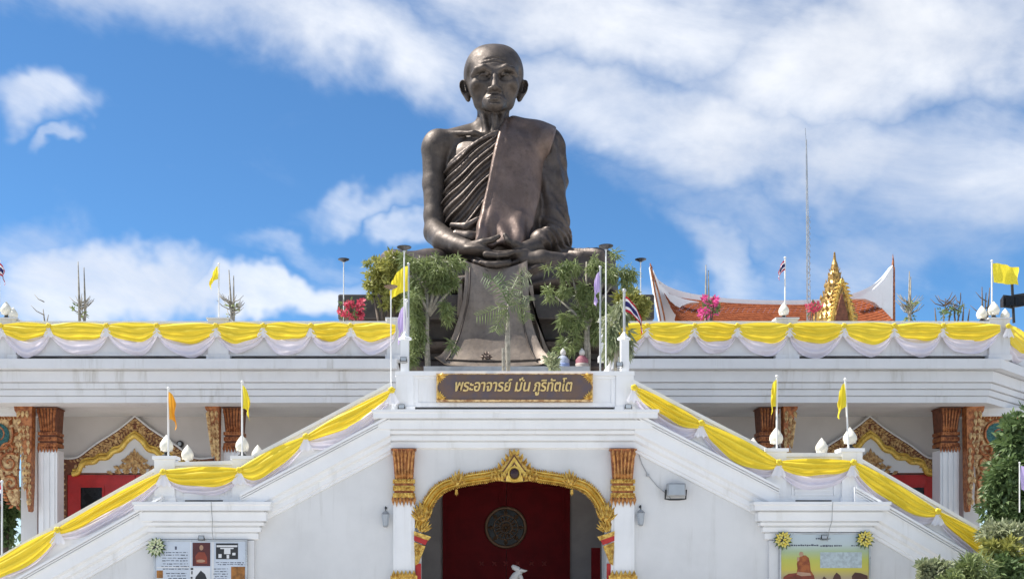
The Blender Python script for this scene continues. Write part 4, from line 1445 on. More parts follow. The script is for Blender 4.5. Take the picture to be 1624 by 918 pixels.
# columns under the eaves with lotus capitals and carved brackets
YC = 7.0
TEAL = mat('teal_glass_mosaic', (0.04, 0.14, 0.12), 0.3, 0.3, var=0.3, vscale=20)
for side, xc_px, inner in ((-1, 76, False), (-1, 370, True), (1, 1506, False), (1, 1219, True)):
    xc = W(xc_px, 700, YC).x
    w = 0.52
    colo = None
    mb = MB()
    mb.box(xc - 0.27, xc + 0.27, YC, YC + 0.54, 0, SZ - 1.2)
    for i in range(3):
        x = xc - 0.16 + i * 0.16
        mb.box(x - 0.045, x + 0.045, YC - 0.04, YC - 0.002, 0.3, SZ - 1.25)
    mb.box(xc - 0.4, xc + 0.4, YC - 0.1, YC + 0.64, 0.001, 0.3)
    colo = mb.build('column', WHITE, temple)
    capital(colo, xc, YC, SZ + 0.03, 0.60, 1.28, COPPER, COPPER, DARKCARVE, 0.54)
    # eave bracket: S-shaped carved strut beside the capital
    s_ = side
    bx = xc + s_ * 0.33
    mb = MB()
    outl = [(0.0, 0.03), (0.52, 0.03), (0.50, -0.10), (0.42, -0.22), (0.38, -0.55), (0.32, -0.95), (0.24, -1.35), (0.20, -1.75), (0.22, -2.0), (0.17, -2.3), (0.15, -2.75), (0.10, -3.0), (0.06, -2.95), (0.03, -2.3), (0.02, -1.4)]
    if inner:
        outl = [(x * 0.8, z * 0.62 if z < 0 else z) for x, z in outl]
    mb.prism([(bx + s_ * x, SZ + z) for x, z in outl], YC - 0.35, YC - 0.05)
    br = mb.build('eave_bracket', COPPER, colo)
    mb = MB()
    for i in range(13):
        t = i / 12
        z = SZ - 0.12 - t * (2.5 if not inner else 1.5)
        xo = bx + s_ * (0.26 - 0.16 * t) * (0.8 if inner else 1)
        for q in (-1, 0, 1):
            if random.random() < 0.25:
                continue
            mb.leaf3((xo + q * 0.11 * (1 - 0.6 * t), YC - 0.36, z), (xo + q * 0.15 * (1 - 0.6 * t), YC - 0.39, z - 0.22), 0.12, (0, -1, 0))
    mb.build('carving', OLDGOLD, br)['kind'] = 'stuff'
for s_ in (-1, 1):
    xo = (W(46, 0, 8.0).x if s_ < 0 else W(1541, 0, 8.0).x)
    mb = MB(); mb.box(xo - 0.24, xo + 0.24, 8.0, 8.5, 0, SZ + 0.04); mb.box(xo - 0.3, xo + 0.3, 7.94, 8.56, 0.001, 0.4)
    mb.build('corner_pier', WALLW, temple)
# carved spandrels of the side bays
for s_ in (-1, 1):
    x_in = W(30 if s_ < 0 else 1548, 700, YC + 0.2).x
    Xo = lambda t: x_in + s_ * t
    out = smooth_path([(0.0, 6.1), (0.0, 5.2), (0.05, 4.4), (0.02, 3.6), (0.22, 3.55), (0.42, 4.0), (0.62, 4.5), (1.0, 4.95), (1.6, 5.2), (2.4, 5.3), (2.9, 5.3), (2.9, 6.1)], 3)
    mb = MB(); mb.prism([(Xo(x), z) for x, z in out], YC + 0.2, YC + 0.34)
    sp = mb.build('carved_spandrel', OLDGOLD, temple)
    mb = MB()
    for (cx_, cz_, r, tn, hd, a0) in ((0.62, 5.55, 0.48, 1.7, 1, 0.5), (1.5, 5.68, 0.36, 1.5, -1, 2.0), (2.3, 5.7, 0.32, 1.5, 1, 0.3), (0.28, 4.75, 0.3, 1.5, -1, 1.0), (0.24, 4.15, 0.22, 1.4, 1, 2.0), (1.05, 5.2, 0.22, 1.3, -1, 0), (0.3, 5.15, 0.2, 1.3, 1, 3)):
        spiral(mb, (Xo(cx_), cz_), r, tn, 0.045, YC + 0.17, hd * s_, a0)
        for q in range(9):
            an = q * 2 * PI / 9
            c_ = Vector((Xo(cx_) + r * 1.0 * math.cos(an), YC + 0.18, cz_ + r * 1.0 * math.sin(an)))
            if (0.05 < s_ * (c_.x - x_in) < 2.85) and c_.z < 6.05:
                mb.leaf3(c_, c_ + Vector((math.cos(an + 0.6), -0.1, math.sin(an + 0.6))) * r * 0.42, r * 0.26, (0, -1, 0))
    pth = [(Xo(x), YC + 0.2, z) for x, z in out[9:-3]]
    leaf_row(mb, pth, 1 if s_ < 0 else -1, 0.16, 0.1, 0.6)
    leaf_row(mb, [(Xo(x), YC + 0.2, 6.02) for x in np.linspace(0, 2.9, 8)], 1 if s_ > 0 else -1, 0.1, 0.09, 0.7)
    mb.build('scrollwork', COPPER, sp)['kind'] = 'stuff'
    mb = MB()
    mb.lathe((0, 0, 0), [(0.36, 0), (0.36, 0.03)], 18)
    mb.v = [(Xo(0.62) + x, YC + 0.185 - z, 5.55 + y) for x, y, z in mb.v]
    mb.build('mosaic_disc', TEAL, sp)
for x0_, x1_ in ((-17.3, -13.45), (13.4, 17.3)):
    mb = MB(); mb.box(x0_, x1_, YC + 0.1, YC + 0.45, 6.102, SZ + 0.048); mb.build('eave_beam', WALLW, temple)

# doors with carved pediments
YP = YW - 0.02
for cxp, lab in ((216, 'l'), (1377, 'r')):
    c0 = W(cxp, 0, YW).x
    k = (YW - CY) / FPX
    U = lambda dx, py: (c0 + dx * k, (VY - py) * k + CZ)
    outer = [U(*q) for q in ((0, 662), (-22, 680), (-43, 694), (-62, 706), (-78, 718), (-91, 727), (-106, 729), (-124, 727))]
    outerR = [(2 * c0 - x, z) for x, z in outer]
    # backing of the carved frame
    mb = MB()
    mb.prism(outer + [U(-124, 760), U(-107, 760), U(-107, 752)] + [(2 * c0 - x, z) for x, z in (U(-107, 752), U(-107, 760), U(-124, 760))] + outerR[::-1][:-1], YP - 0.12, YP)
    for s_ in (1, -1):
        x0, x1 = sorted((c0 - s_ * 124 * k, c0 - s_ * 107 * k))
        mb.box(x0, x1, YP - 0.12, YP, 0.02, U(0, 760)[1] - 0.001)
    fr = mb.build('door_frame', DARKCARVE, temple)
    # white line round it
    mb = MB()
    for pts in (outer, outerR):
        mb.tube([(x, YP - 0.1, z + 0.03) for x, z in smooth_path(pts, 3)], 0.035, 5)
    mb.build('frame_edge', WALLW, fr)
    mb = MB()
    for pts, sg in ((outer, -1), (outerR, 1)):
        sp_ = smooth_path(pts, 4)
        for lvl, (dn, sz) in enumerate(((0.02, 0.13), (0.16, 0.15), (0.31, 0.14))):
            row = [(x - (x - c0) * 0.02, YP - 0.125, z - dn) for x, z in sp_ if abs(x - c0) < (106 - 6 * lvl) * k]
            leaf_row(mb, row, -sg, sz, 0.105, 0.66, lean=(-0.9, 0.9, -0.3)[lvl], jitter=0.35)
        xs_ = c0 + (-115.5 * k if sg < 0 else 115.5 * k)
        for i in range(26):
            z = U(0, 736)[1] - i * 0.2
            for q in (0, 1, 2, 3):
                a = q * PI / 2 + 0.4 * i
                mb.leaf3((xs_ + 0.03 * math.cos(a), YP - 0.125, z + 0.03 * math.sin(a)), (xs_ + 0.15 * math.cos(a), YP - 0.14, z + 0.10 * math.sin(a)), 0.085, (0, -1, 0))
    mb.build('carving', OLDGOLD, fr)['kind'] = 'stuff'
    # smooth gilded inner arch
    inn = [U(*q) for q in ((0, 691), (-12, 700), (-22, 713), (-34, 717), (-43, 726), (-56, 727), (-64, 733), (-76, 734), (-84, 739), (-89, 750), (-98, 752))]
    sp_ = smooth_path(inn, 4)
    full = sp_[::-1] + [(2 * c0 - x, z) for x, z in sp_[1:]]
    tym = smooth_path(inn[:-1], 3)
    mb = MB(); mb.prism(tym[::-1] + [(2 * c0 - x, z) for x, z in tym[1:]], YP - 0.14, YP - 0.122)
    mb.build('tympanum', WALLW, fr)
    mb = MB()
    mb.tube([(x, YP - 0.17, z) for x, z in full], 0.085, 8)
    mb.tube([(x, YP - 0.15, z + 0.12) for x, z in full], 0.04, 6)
    mb.build('gilded_arch', GOLD2, fr, smooth=True)
    mb = MB()
    for (hw, zb, zt_) in ((50, 752, 738), (36, 744, 728), (20, 734, 714)):
        for i in range(7):
            f = -1 + 2 * i / 6
            b_ = U(f * hw * 0.8, zb)
            t_ = U(f * hw * 0.75, zb - (zb - zt_) * (1.15 - abs(f) * 0.8))
            mb.leaf3((b_[0], YP - 0.15, b_[1]), (t_[0], YP - 0.18, t_[1]), 0.24, (0, -1, 0))
    mb.build('leaf_ornament', OLDGOLD, fr)['kind'] = 'stuff'
    # red door leaves with dark panes
    for s_ in (-1, 1):
        x0, x1 = sorted((c0 + s_ * 107 * k, c0 + s_ * 0.01))
        mb = MB(); mb.box(x0, x1, YP - 0.08, YP - 0.01, 0.03, U(0, 753)[1])
        dd = mb.build('red_door', RED, temple)
        p0, p1 = sorted((c0 + s_ * 86 * k, c0 + s_ * 52 * k))
        mb = MB(); mb.box(p0, p1, YP - 0.086, YP - 0.05, 1.0, U(0, 773)[1]); mb.build('pane', BLACKGLASS, dd)
        mb = MB()
        z0, z1 = 1.0, U(0, 773)[1]
        mb.box(p0 - 0.06, p1 + 0.06, YP - 0.11, YP - 0.082, z1 + 0.001, z1 + 0.06)
        mb.box(p0 - 0.06, p0 - 0.001, YP - 0.11, YP - 0.082, z0, z1)
        mb.box(p1 + 0.001, p1 + 0.06, YP - 0.11, YP - 0.082, z0, z1)
        mb.build('pane_frame', RED, dd)
# round wall lamp by the left pediment
wl = thing('bulkhead_lamp', 'small dark round wall lamp above the right slope of the left carved door frame', 'wall lamp', W(286, 704, YW))
c_ = W(286, 704, YW)
mb = MB(); mb.lathe((0, 0, 0), [(0.11, 0), (0.11, 0.05), (0.08, 0.09)], 12); mb.v = [(c_.x + x, c_.y - 0.002 - z, c_.z + y) for x, y, z in mb.v]; mb.build('housing', DARK, wl)
mb = MB(); mb.ball((c_.x, c_.y - 0.1, c_.z), (0.065, 0.04, 0.065), 10, 6); mb.build('lens', LAMPG, wl, smooth=True)

# ================================================================ name board over the balcony
nb = thing('name_board', 'brown name board with gold Thai lettering and gilded corners on the balcony parapet', 'sign', (0, -0.05, 5.45))
bl, br_ = W(694, 0, -0.05).x, W(938, 0, -0.05).x
bz0, bz1 = W(0, 634, -0.05).z, W(0, 594, -0.05).z
SIGN = mat('sign_brown', (0.14, 0.085, 0.06), 0.5, var=0.15, vscale=4, col2=(0.10, 0.075, 0.085))
mb = MB(); mb.box(bl, br_, -0.08, 0.014, bz0, bz1); mb.build('board', SIGN, nb)
mb = MB()
mb.box(bl - 0.03, br_ + 0.03, -0.11, -0.001, bz0 - 0.045, bz0 - 0.001)
mb.box(bl - 0.03, br_ + 0.03, -0.095, -0.001, bz1 + 0.001, bz1 + 0.02)
mb.box(bl - 0.03, bl - 0.001, -0.095, -0.002, bz0, bz1); mb.box(br_ + 0.001, br_ + 0.03, -0.095, -0.002, bz0, bz1)
mb.build('frame', OLDGOLD, nb)
for (cx_, sx) in ((bl, 1), (br_, -1)):
    for (cz_, sz) in ((bz0, 1), (bz1, -1)):
        mb = MB()
        for i in range(6):
            a = PI / 2 * i / 5
            d = Vector((sx * math.cos(a), 0, sz * math.sin(a)))
            L = 0.24 - 0.07 * math.sin(2 * a)
            mb.leaf3(Vector((cx_ + sx * 0.01, -0.081, cz_ + sz * 0.01)), Vector((cx_ + sx * 0.01, -0.09, cz_ + sz * 0.01)) + d * L, 0.085, (0, -1, 0))
        mb.build('gilded_corner', GOLD, nb)


def thai(word, x0, x1, zb, size, y, m, parent, shear=0.22):
    cu = bpy.data.curves.new('letters', 'FONT')
    cu.body = word
    cu.size = size
    cu.shear = shear
    cu.extrude = 0.018
    cu.offset = 0.002
    tmp = bpy.data.objects.new('letters', cu)
    COL.objects.link(tmp)
    dg = bpy.context.evaluated_depsgraph_get()
    me = bpy.data.meshes.new_from_object(tmp.evaluated_get(dg))
    bpy.data.objects.remove(tmp)
    n = len(me.vertices)
    co = np.zeros(n * 3)
    me.vertices.foreach_get('co', co)
    co = co.reshape(-1, 3)
    mn, mx = co[:, 0].min(), co[:, 0].max()
    out = np.zeros_like(co)
    rx, ry, rz = nb['root']
    out[:, 0] = x0 + (co[:, 0] - mn) * (x1 - x0) / (mx - mn) - rx
    out[:, 2] = zb + co[:, 1] - rz
    out[:, 1] = y - co[:, 2] - ry
    me.vertices.foreach_set('co', out.ravel())
    me.materials.clear()
    me.materials.append(m)
    me.update()
    bm = bmesh.new()
    bm.from_mesh(me)
    dup_ = bmesh.ops.duplicate(bm, geom=bm.verts[:] + bm.edges[:] + bm.faces[:])
    bmesh.ops.translate(bm, vec=(0.011, 0.003, 0.004), verts=[e for e in dup_['geom'] if isinstance(e, bmesh.types.BMVert)])
    bm.to_mesh(me)
    bm.free()
    o = bpy.data.objects.new('lettering', me)
    COL.objects.link(o)
    o.parent = parent
    return o


LETTER = mat('cream_gold_letters', (0.80, 0.58, 0.23), 0.4, 0.3, var=0.08, vscale=8)
zb = W(0, 620, -0.1).z
for word, a, b in (('พระอาจารย์', 722, 812), ('มั่น', 816, 841), ('ภูริทัตโต', 845, 907)):
    thai(word, W(a, 0, -0.1).x, W(b, 0, -0.1).x, zb, 0.36, -0.099, LETTER, nb)

# ================================================================ cloth swags along the parapets


def swag(A, B, dy, dl, label, group, skew=1.0, yo=-0.05, knot_b=True, nu=22):
    KY = 0.27 if yo == -0.05 else 0.2
    A, B = Vector(A), Vector(B)
    rt = thing('cloth_swag', label, 'swag', tuple(A), group)
    d = B - A
    side = Vector((d.y, -d.x, 0)).normalized()
    if side.y > 0:
        side = -side
    ph = random.uniform(0, 6)
    am = random.uniform(0.7, 1.3)
    dy *= random.uniform(0.85, 1.12)
    dl *= random.uniform(0.86, 1.12)
    skew = skew * random.uniform(0.86, 1.18)
    ph2 = random.uniform(0, 6)

    def surf(top_k, bot_k, top_d, bot_d, nv, off, pleats, amp, ks):
        rows = []
        for j in range(nv + 1):
            v = j / nv
            row = []
            for i in range(nu + 1):
                u = i / nu
                uu = u ** skew
                s_ = (4 * uu * (1 - uu)) ** 0.8
                dz = (top_k + (bot_k - top_k) * v) + (top_d + (bot_d - top_d) * v) * s_
                bulge = off + 0.05 * s_ * math.sin(PI * min(1, v * 0.9 + 0.1)) + amp * (0.3 + s_) * math.sin(v * pleats * 2 * PI + ph + 1.5 * math.sin(u * 4 + ph)) * am
                bulge += 0.016 * math.sin(u * 19 + ph * 3 + v * 3) * s_ * v + 0.03 * math.sin(u * 6.3 + ph2) * s_
                dz += 0.03 * math.sin(u * 9 + ph2) * s_ * v
                row.append(A + d * u + Vector((0, 0, -dz)) + side * (bulge - yo))
            rows.append(row)
        return rows
    mb = MB()
    mb.sheet(surf(0.075, KY, -0.06, dy - 0.13, 20, 0.105, 3.2, 0.036, 0))
    mb.build('yellow_drape', YEL, rt, smooth=True)
    mb = MB()
    mb.sheet(surf(0.10, KY + 0.08, dy * 0.55, dl - 0.2, 20, 0.0, 2.6, 0.036, 0))
    mb.build('lavender_drape', LAV, rt, smooth=True)
    # knot with two short tails
    K = A + side * (0.12 - yo) + Vector((0, 0, -0.10))
    mb = MB()
    vs = []
    for q in range(5):
        a = q * 2 * PI / 5 + ph
        mb.ball(K + Vector((0.036 * math.cos(a), -0.01, 0.034 * math.sin(a))), (0.05, 0.04, 0.042), 7, 5)
    mb.build('knot', YEL, rt, smooth=True)
    mb = MB()
    for sx in (-1, 1):
        P_ = []
        for j in range(6):
            v = j / 5
            P_.append([K + side * (0.0 + 0.015 * math.sin(i * 1.9 + ph) * v) + Vector((sx * (0.015 + 0.05 * v) + (i / 5 - 0.5) * (0.05 + 0.17 * v), 0, -0.04 - 0.27 * v + 0.03 * math.sin(i * 2.2 + ph))) for i in range(6)])
        mb.sheet(P_)
    mb.build('tail', TAIL, rt, smooth=True)
    return rt


TAIL = mat('white_satin', (0.88, 0.87, 0.90), 0.5, var=0.03, transl=0.25, spec=0.4)
ORD = ['first', 'second', 'third', 'fourth', 'fifth', 'sixth', 'seventh', 'eighth', 'ninth', 'tenth']
G1 = 'yellow and lavender swags along the terrace parapet'
G2 = 'yellow and lavender swags along the staircase parapets'
YS = YF - 0.06
zk = lambda px: W(px, 513, YF).z
kL = [-72, 6, 82, 173, 252, 345, 420, 495, 557, 628]
for i, (a, b) in enumerate(zip(kL[:-1], kL[1:])):
    A = W(a, 0, YF); B = W(b, 0, YF)
    swag((A.x, YF - 0.08, FZ + 1.03), (B.x, YF - 0.08, FZ + 1.03), 0.42, 0.76, 'yellow and lavender cloth swag on the left terrace parapet, %s from its left end' % ORD[i], G1)
kR = [960, 1024, 1099, 1166, 1249, 1334, 1413, 1490, 1580]
for i, (a, b) in enumerate(zip(kR[:-1], kR[1:])):
    A = W(a, 0, YF); B = W(b, 0, YF)
    swag((A.x, YF - 0.08, FZ + 1.03), (B.x, YF - 0.08, FZ + 1.03), 0.42, 0.76, 'yellow and lavender cloth swag on the right terrace parapet, %s from its left end' % ORD[i], G1)
swag((13.95, YF - 0.08, FZ + 1.03), (15.6, 7.77, FZ + 1.03), 0.50, 0.84, 'yellow and lavender cloth swag on the receding corner parapet at the right end', G1)
stairs_sw = [
    (622, 608, 487, 681, 0.33, 0.72, 'cloth swag hanging on the left upper stair rail, next to the gatehouse', 1.0),
    (487, 681, 382, 732, 0.50, 0.62, 'cloth swag on the left stair rail, just uphill of the landing', 1.25),
    (382, 734, 262, 736, 0.42, 0.62, 'cloth swag on the left landing rail above the notice board', 1.0),
    (262, 737, 95, 828, 0.30, 0.52, 'cloth swag on the left stair rail, just downhill of the landing', 1.0),
    (95, 828, -40, 902, 0.45, 0.55, 'lowest cloth swag on the left stair rail', 1.0),
    (1004, 604, 1110, 660, 0.35, 0.62, 'cloth swag hanging on the right upper stair rail, next to the gatehouse', 1.0),
    (1110, 660, 1232, 721, 0.50, 0.66, 'cloth swag on the right stair rail, just uphill of the landing', 1.15),
    (1232, 722, 1350, 722, 0.38, 0.68, 'cloth swag on the right landing rail above the green and yellow poster', 1.0),
    (1350, 722, 1483, 799, 0.42, 0.62, 'cloth swag on the right stair rail, just downhill of the landing', 1.0),
    (1483, 799, 1600, 867, 0.42, 0.60, 'lowest cloth swag on the right stair rail, touching the bushes', 1.0),
]
for (xa_, ya_, xb_, yb_, dy, dl, lab, sk) in stairs_sw:
    A, B = W(xa_, ya_ + 5, -0.06), W(xb_, yb_ + 5, -0.06)
    swag(A, B, dy, dl, 'yellow and lavender ' + lab, G2, sk, yo=-0.03)

# ================================================================ lotus-bud finials


def finial(loc, label, s=1.0, group='white lotus bud finials on the parapet posts'):
    rt = thing('lotus_finial', label, 'finial', loc, group)
    mb = MB()
    mb.lathe(loc, [(0.10 * s, 0.0), (0.12 * s, 0.04 * s), (0.06 * s, 0.08 * s), (0.06 * s, 0.12 * s)], 14)
    mb.build('base', DARK if s != 0.83 else WHITE, rt, smooth=True, angle=40)
    mb = MB()
    mb.lathe((loc[0], loc[1], loc[2] + 0.118 * s), [(0.05 * s, 0), (0.14 * s, 0.05 * s), (0.185 * s, 0.14 * s), (0.17 * s, 0.24 * s), (0.11 * s, 0.34 * s), (0.04 * s, 0.43 * s), (0.0, 0.48 * s)], 16)
    bud = mb.build('bud', CREAM, rt, smooth=True)
    mb = MB()
    for q in range(6):
        a = q * PI / 3
        dv = Vector((math.cos(a), math.sin(a), 0))
        b0 = Vector(loc) + Vector((0, 0, 0.15 * s)) + dv * 0.15 * s
        mb.leaf3(b0, Vector(loc) + Vector((0, 0, 0.42 * s)) + dv * 0.125 * s, 0.15 * s, dv * 0.4)
    mb.build('petal', CREAM, bud)
    return rt


rz_l, rz_r = W(0, 730, 0).z + 0.10, W(0, 718, 0).z + 0.10
for (px, y, z, lab) in ((264, 0.10, rz_l, 'white lotus bud finial under the orange flag on the left landing'), (384, 0.10, rz_l, 'white lotus bud finial under the yellow flag on the left landing'),
                        (264, 2.05, rz_l, 'white lotus bud finial on the rear rail of the left landing, outer one'), (384, 2.05, rz_l, 'white lotus bud finial on the rear rail of the left landing, near the column'),
                        (1231, 0.10, rz_r, 'white lotus bud finial under the thin yellow flag on the right landing'), (1348, 0.10, rz_r, 'white lotus bud finial under the yellow flag in front of the right carved door frame'),
                        (1231, 2.05, rz_r, 'white lotus bud finial on the rear rail of the right landing, inner one'), (1348, 2.05, rz_r, 'white lotus bud finial on the rear rail of the right landing, before the carved frame')):
    finial((W(px, 0, 0.1).x, y, z), lab, 0.84 if y < 1 else 0.83)
for (px, lab, s) in ((10, 'white lotus bud finial on the terrace post at the left edge', 0.85), (1243, 'white lotus bud finial on the terrace post before the orange roof', 0.8),
                     (1557, 'white lotus bud finial on the right terrace corner, left of the bare stems', 0.8), (1576, 'white lotus bud finial on the right terrace corner post, by the loudspeakers', 0.85), (1594, 'small white lotus bud finial below the loudspeakers', 0.66), (21, 'low white lotus bud finial just inside the left terrace post', 0.72)):
    finial((W(px, 0, YF + 0.1).x, YF + 0.1, FZ + (1.19 if px in (10, 1243, 1576) else 1.10)), lab, s)

# ================================================================ flags


def flag(base, top, fl, w, h, mats, label, group, droop=0.5, way=1, pole_m=None, strips=None, r=0.022, lean=0.0):
    """pole from base to height top; cloth fl metres below the top, w wide, h tall; droop 1 hangs straight down"""
    base = Vector(base)
    rt = thing('flag', label, 'flag', tuple(base), group)
    mb = MB()
    mb.tube([base, base + Vector((lean, 0, top))], r, 8)
    mb.ball(base + Vector((lean, 0, top + 0.02)), r * 1.7, 8, 5)
    mb.build('pole', pole_m or WPOLE, rt, smooth=True, angle=40)
    n, m_ = 14, 12
    ph = random.uniform(0, 6)
    grid = []
    for j in range(m_ + 1):
        v = j / m_
        row = []
        for i in range(n + 1):
            u = i / n
            # cloth hangs from its hoist: the fly end swings down by the droop angle
            ang = R(88) * droop * u ** 0.35
            gather = 1 - 0.55 * droop * u
            x = way * (w * u * math.cos(ang) * (1 - 0.15 * droop)) + way * 0.02
            z = -v * h * gather - w * u * math.sin(ang) * 0.9
            y = 0.06 * math.sin(u * 7 + v * 2.2 + ph) * u ** 0.5 + 0.03 * math.sin(u * 15 - v * 4 + ph)
            k = top - fl + z
            row.append(base + Vector((lean * max(0, k) / top + x + 0.02 * math.sin(v * 6 + u * 5 + ph) * u, y - r - 0.005, k)))
        grid.append(row)
    if strips:
        j0 = 0
        for (jn, m) in strips:
            mb = MB(); mb.sheet(grid[j0:jn + 1]); mb.build('stripe', m, rt, smooth=True); j0 = jn
    else:
        mb = MB(); mb.sheet(grid); mb.build('cloth', mats, rt, smooth=True)
    return rt


def fl_at(px, py_base, py_top, Y, **kw):
    b = W(px, py_base, Y)
    t = W(px, py_top, Y)
    return flag(b, t.z - b.z, **kw)


TH = [(2, FLAGR), (4, FLAGW), (8, FLAGB), (10, FLAGW), (12, FLAGR)]
FG = 'flags on the parapet and landing posts'
fl_at(267, 728, 617, -0.05, fl=0.06, w=0.62, h=0.62, mats=FLAGO, label='limp orange flag on a white pole on the left landing', group=FG, droop=0.86, way=1)
fl_at(384, 728, 607, -0.05, fl=0.06, w=0.62, h=0.52, mats=FLAGY, label='limp yellow flag on a white pole, above the inner end of the left landing', group=FG, droop=0.87, way=1)
fl_at(1232, 716, 598, -0.05, fl=0.06, w=0.55, h=0.60, mats=FLAGY, label='narrow furled yellow flag on a white pole before the inner right column', group=FG, droop=0.9, way=-1)
fl_at(1346, 716, 603, -0.05, fl=0.06, w=0.66, h=0.55, mats=FLAGY, label='limp yellow flag on a white pole in front of the right carved door frame', group=FG, droop=0.85, way=-1, lean=-0.08)
fl_at(347, 506, 420, YF + 0.1, fl=0.05, w=0.6, h=0.35, mats=FLAGY, label='small yellow flag on a thin pole on the left terrace parapet', group=FG, droop=0.75, way=-1)
fl_at(1245, 505, 410, YF + 0.3, fl=0.05, w=0.5, h=0.3, mats=None, strips=TH, label='small red white and blue flag hanging limp before the orange roof', group=FG, droop=0.8, way=-1)
fl_at(1573, 505, 415, YF + 0.2, fl=0.05, w=0.72, h=0.55, mats=FLAGY, label='yellow flag flying sideways above the loudspeakers at the right corner', group=FG, droop=0.12, way=1)
fl_at(-1, 500, 415, YF + 0.1, fl=0.04, w=0.5, h=0.35, mats=None, strips=TH, label='red white and blue flag on the terrace at the left edge', group=FG, droop=0.85, way=1)
fl_at(990, 652, 462, 0.32, fl=0.12, w=0.85, h=0.34, mats=None, strips=TH, label='red white and blue flag slanting down from the pole right of the name board', group=FG, droop=0.68, way=1, pole_m=POLE, r=0.03)
fl_at(644, 655, 478, 0.55, fl=0.08, w=0.75, h=0.62, mats=FLAGP, label='lavender flag hanging from the tall lamp pole left of the name board', group=FG, droop=0.9, way=-1, pole_m=WPOLE, r=0.028)
fl_at(952, 600, 425, 0.9, fl=0.08, w=0.7, h=0.5, mats=FLAGP, label='lavender flag hanging limp among the leaves right of the hanging bronze cloth', group=FG, droop=0.96, way=-1, pole_m=POLE, r=0.022)
fl_at(648, 600, 420, 0.8, fl=0.03, w=0.6, h=0.6, mats=FLAGY, label='bright yellow flag spread before the left leafy tree', group=FG, droop=0.5, way=-1, pole_m=POLE, r=0.02)
fl_at(1617, 812, 735, -2.0, fl=0.04, w=0.75, h=0.5, mats=FLAGP, label='lavender flag on a white stick among the bushes at the right', group=FG, droop=0.72, way=1, r=0.013)
fl_at(3, 880, 765, -1.0, fl=0.06, w=0.5, h=0.5, mats=None, strips=TH, label='red white and blue flag at the far left, beside the stair', group=FG, droop=0.9, way=-1)

# ================================================================ pole lamps with saucer heads
SAUC = mat('lamp_saucer', (0.05, 0.05, 0.055), 0.4, 0.3, var=0.1)


def saucer(base, top, label, s=1.0, col=None):
    rt = thing('saucer_lamp', label, 'lamp', tuple(base), 'pole lamps with saucer heads')
    mb = MB(); mb.tube([base, (base[0], base[1], top)], 0.03 * s, 8); mb.build('pole', WPOLE, rt, smooth=True, angle=40)
    mb = MB(); mb.lathe((base[0], base[1], top), [(0.05 * s, -0.12 * s), (0.1 * s, -0.10 * s), (0.16 * s, -0.06 * s), (0.30 * s, 0.0), (0.31 * s, 0.03 * s), (0.2 * s, 0.06 * s), (0.05 * s, 0.09 * s)], 18); mb.build('lamp_head', SAUC, rt, smooth=True, angle=40)
    mb = MB(); mb.lathe((base[0], base[1], top - 0.17 * s), [(0.03 * s, 0), (0.06 * s, 0.02 * s), (0.06 * s, 0.048 * s)], 10); mb.build('sensor', LAMPG, rt)
    return rt


saucer(W(641, 655, 0.42), W(641, 393, 0.42).z, 'dark saucer lamp on the tall pole before the left leafy tree', 0.55)
saucer(W(961, 655, 0.42), W(961, 391, 0.42).z, 'dark saucer lamp on the tall pole before the right leafy tree', 0.55)
saucer(W(545, 540, 12), W(545, 412, 12).z, 'saucer lamp far back on the terrace, left of the bronze statue', 0.62)
saucer(W(1016, 540, 12), W(1016, 412, 12).z, 'saucer lamp far back on the terrace, right of the bronze statue', 0.62)
rt = saucer(W(620, 655, 0.3), W(620, 455, 0.3).z, 'low brown saucer lamp on a grey pole at the left corner of the balcony', 0.5)
for ch in rt.children:
    if ch.name.startswith('lamp_head'):
        ch.data.materials[0] = mat('brown_saucer', (0.20, 0.13, 0.08), 0.5)

# ================================================================ floodlights, lanterns, cables


def floodlight(c, s, label, m_body=None, yaw=0.0):
    rt = thing('floodlight', label, 'floodlight', tuple(c), 'floodlights fixed to the white walls')
    x, y, z = c
    mb = MB(); mb.box(x - 0.2 * s, x + 0.2 * s, y - 0.20 * s, y - 0.10 * s, z - 0.14 * s, z + 0.14 * s); o = mb.build('housing', GREYM if m_body is None else m_body, rt)
    bv = o.modifiers.new('edge', 'BEVEL'); bv.width = 0.02 * s; bv.segments = 2
    mb = MB()
    for i in range(5):
        xx = x + (-0.16 + i * 0.08) * s
        mb.box(xx - 0.012 * s, xx + 0.012 * s, y - 0.098 * s, y - 0.04 * s, z - 0.12 * s, z + 0.12 * s)
    mb.build('cooling_fin', DARK, o)
    mb = MB(); mb.box(x - 0.17 * s, x + 0.17 * s, y - 0.215 * s, y - 0.202 * s, z - 0.11 * s, z + 0.11 * s); mb.build('lens', LAMPG, rt)
    mb = MB(); mb.tube([(x - 0.22 * s, y - 0.15 * s, z), (x - 0.22 * s, y - 0.08 * s, z - 0.19 * s), (x - 0.1 * s, y - 0.005, z - 0.2 * s), (x + 0.1 * s, y - 0.005, z - 0.2 * s), (x + 0.22 * s, y - 0.08 * s, z - 0.19 * s), (x + 0.22 * s, y - 0.15 * s, z)], 0.018 * s, 6)
    mb.build('bracket', DARK, rt)
    return rt


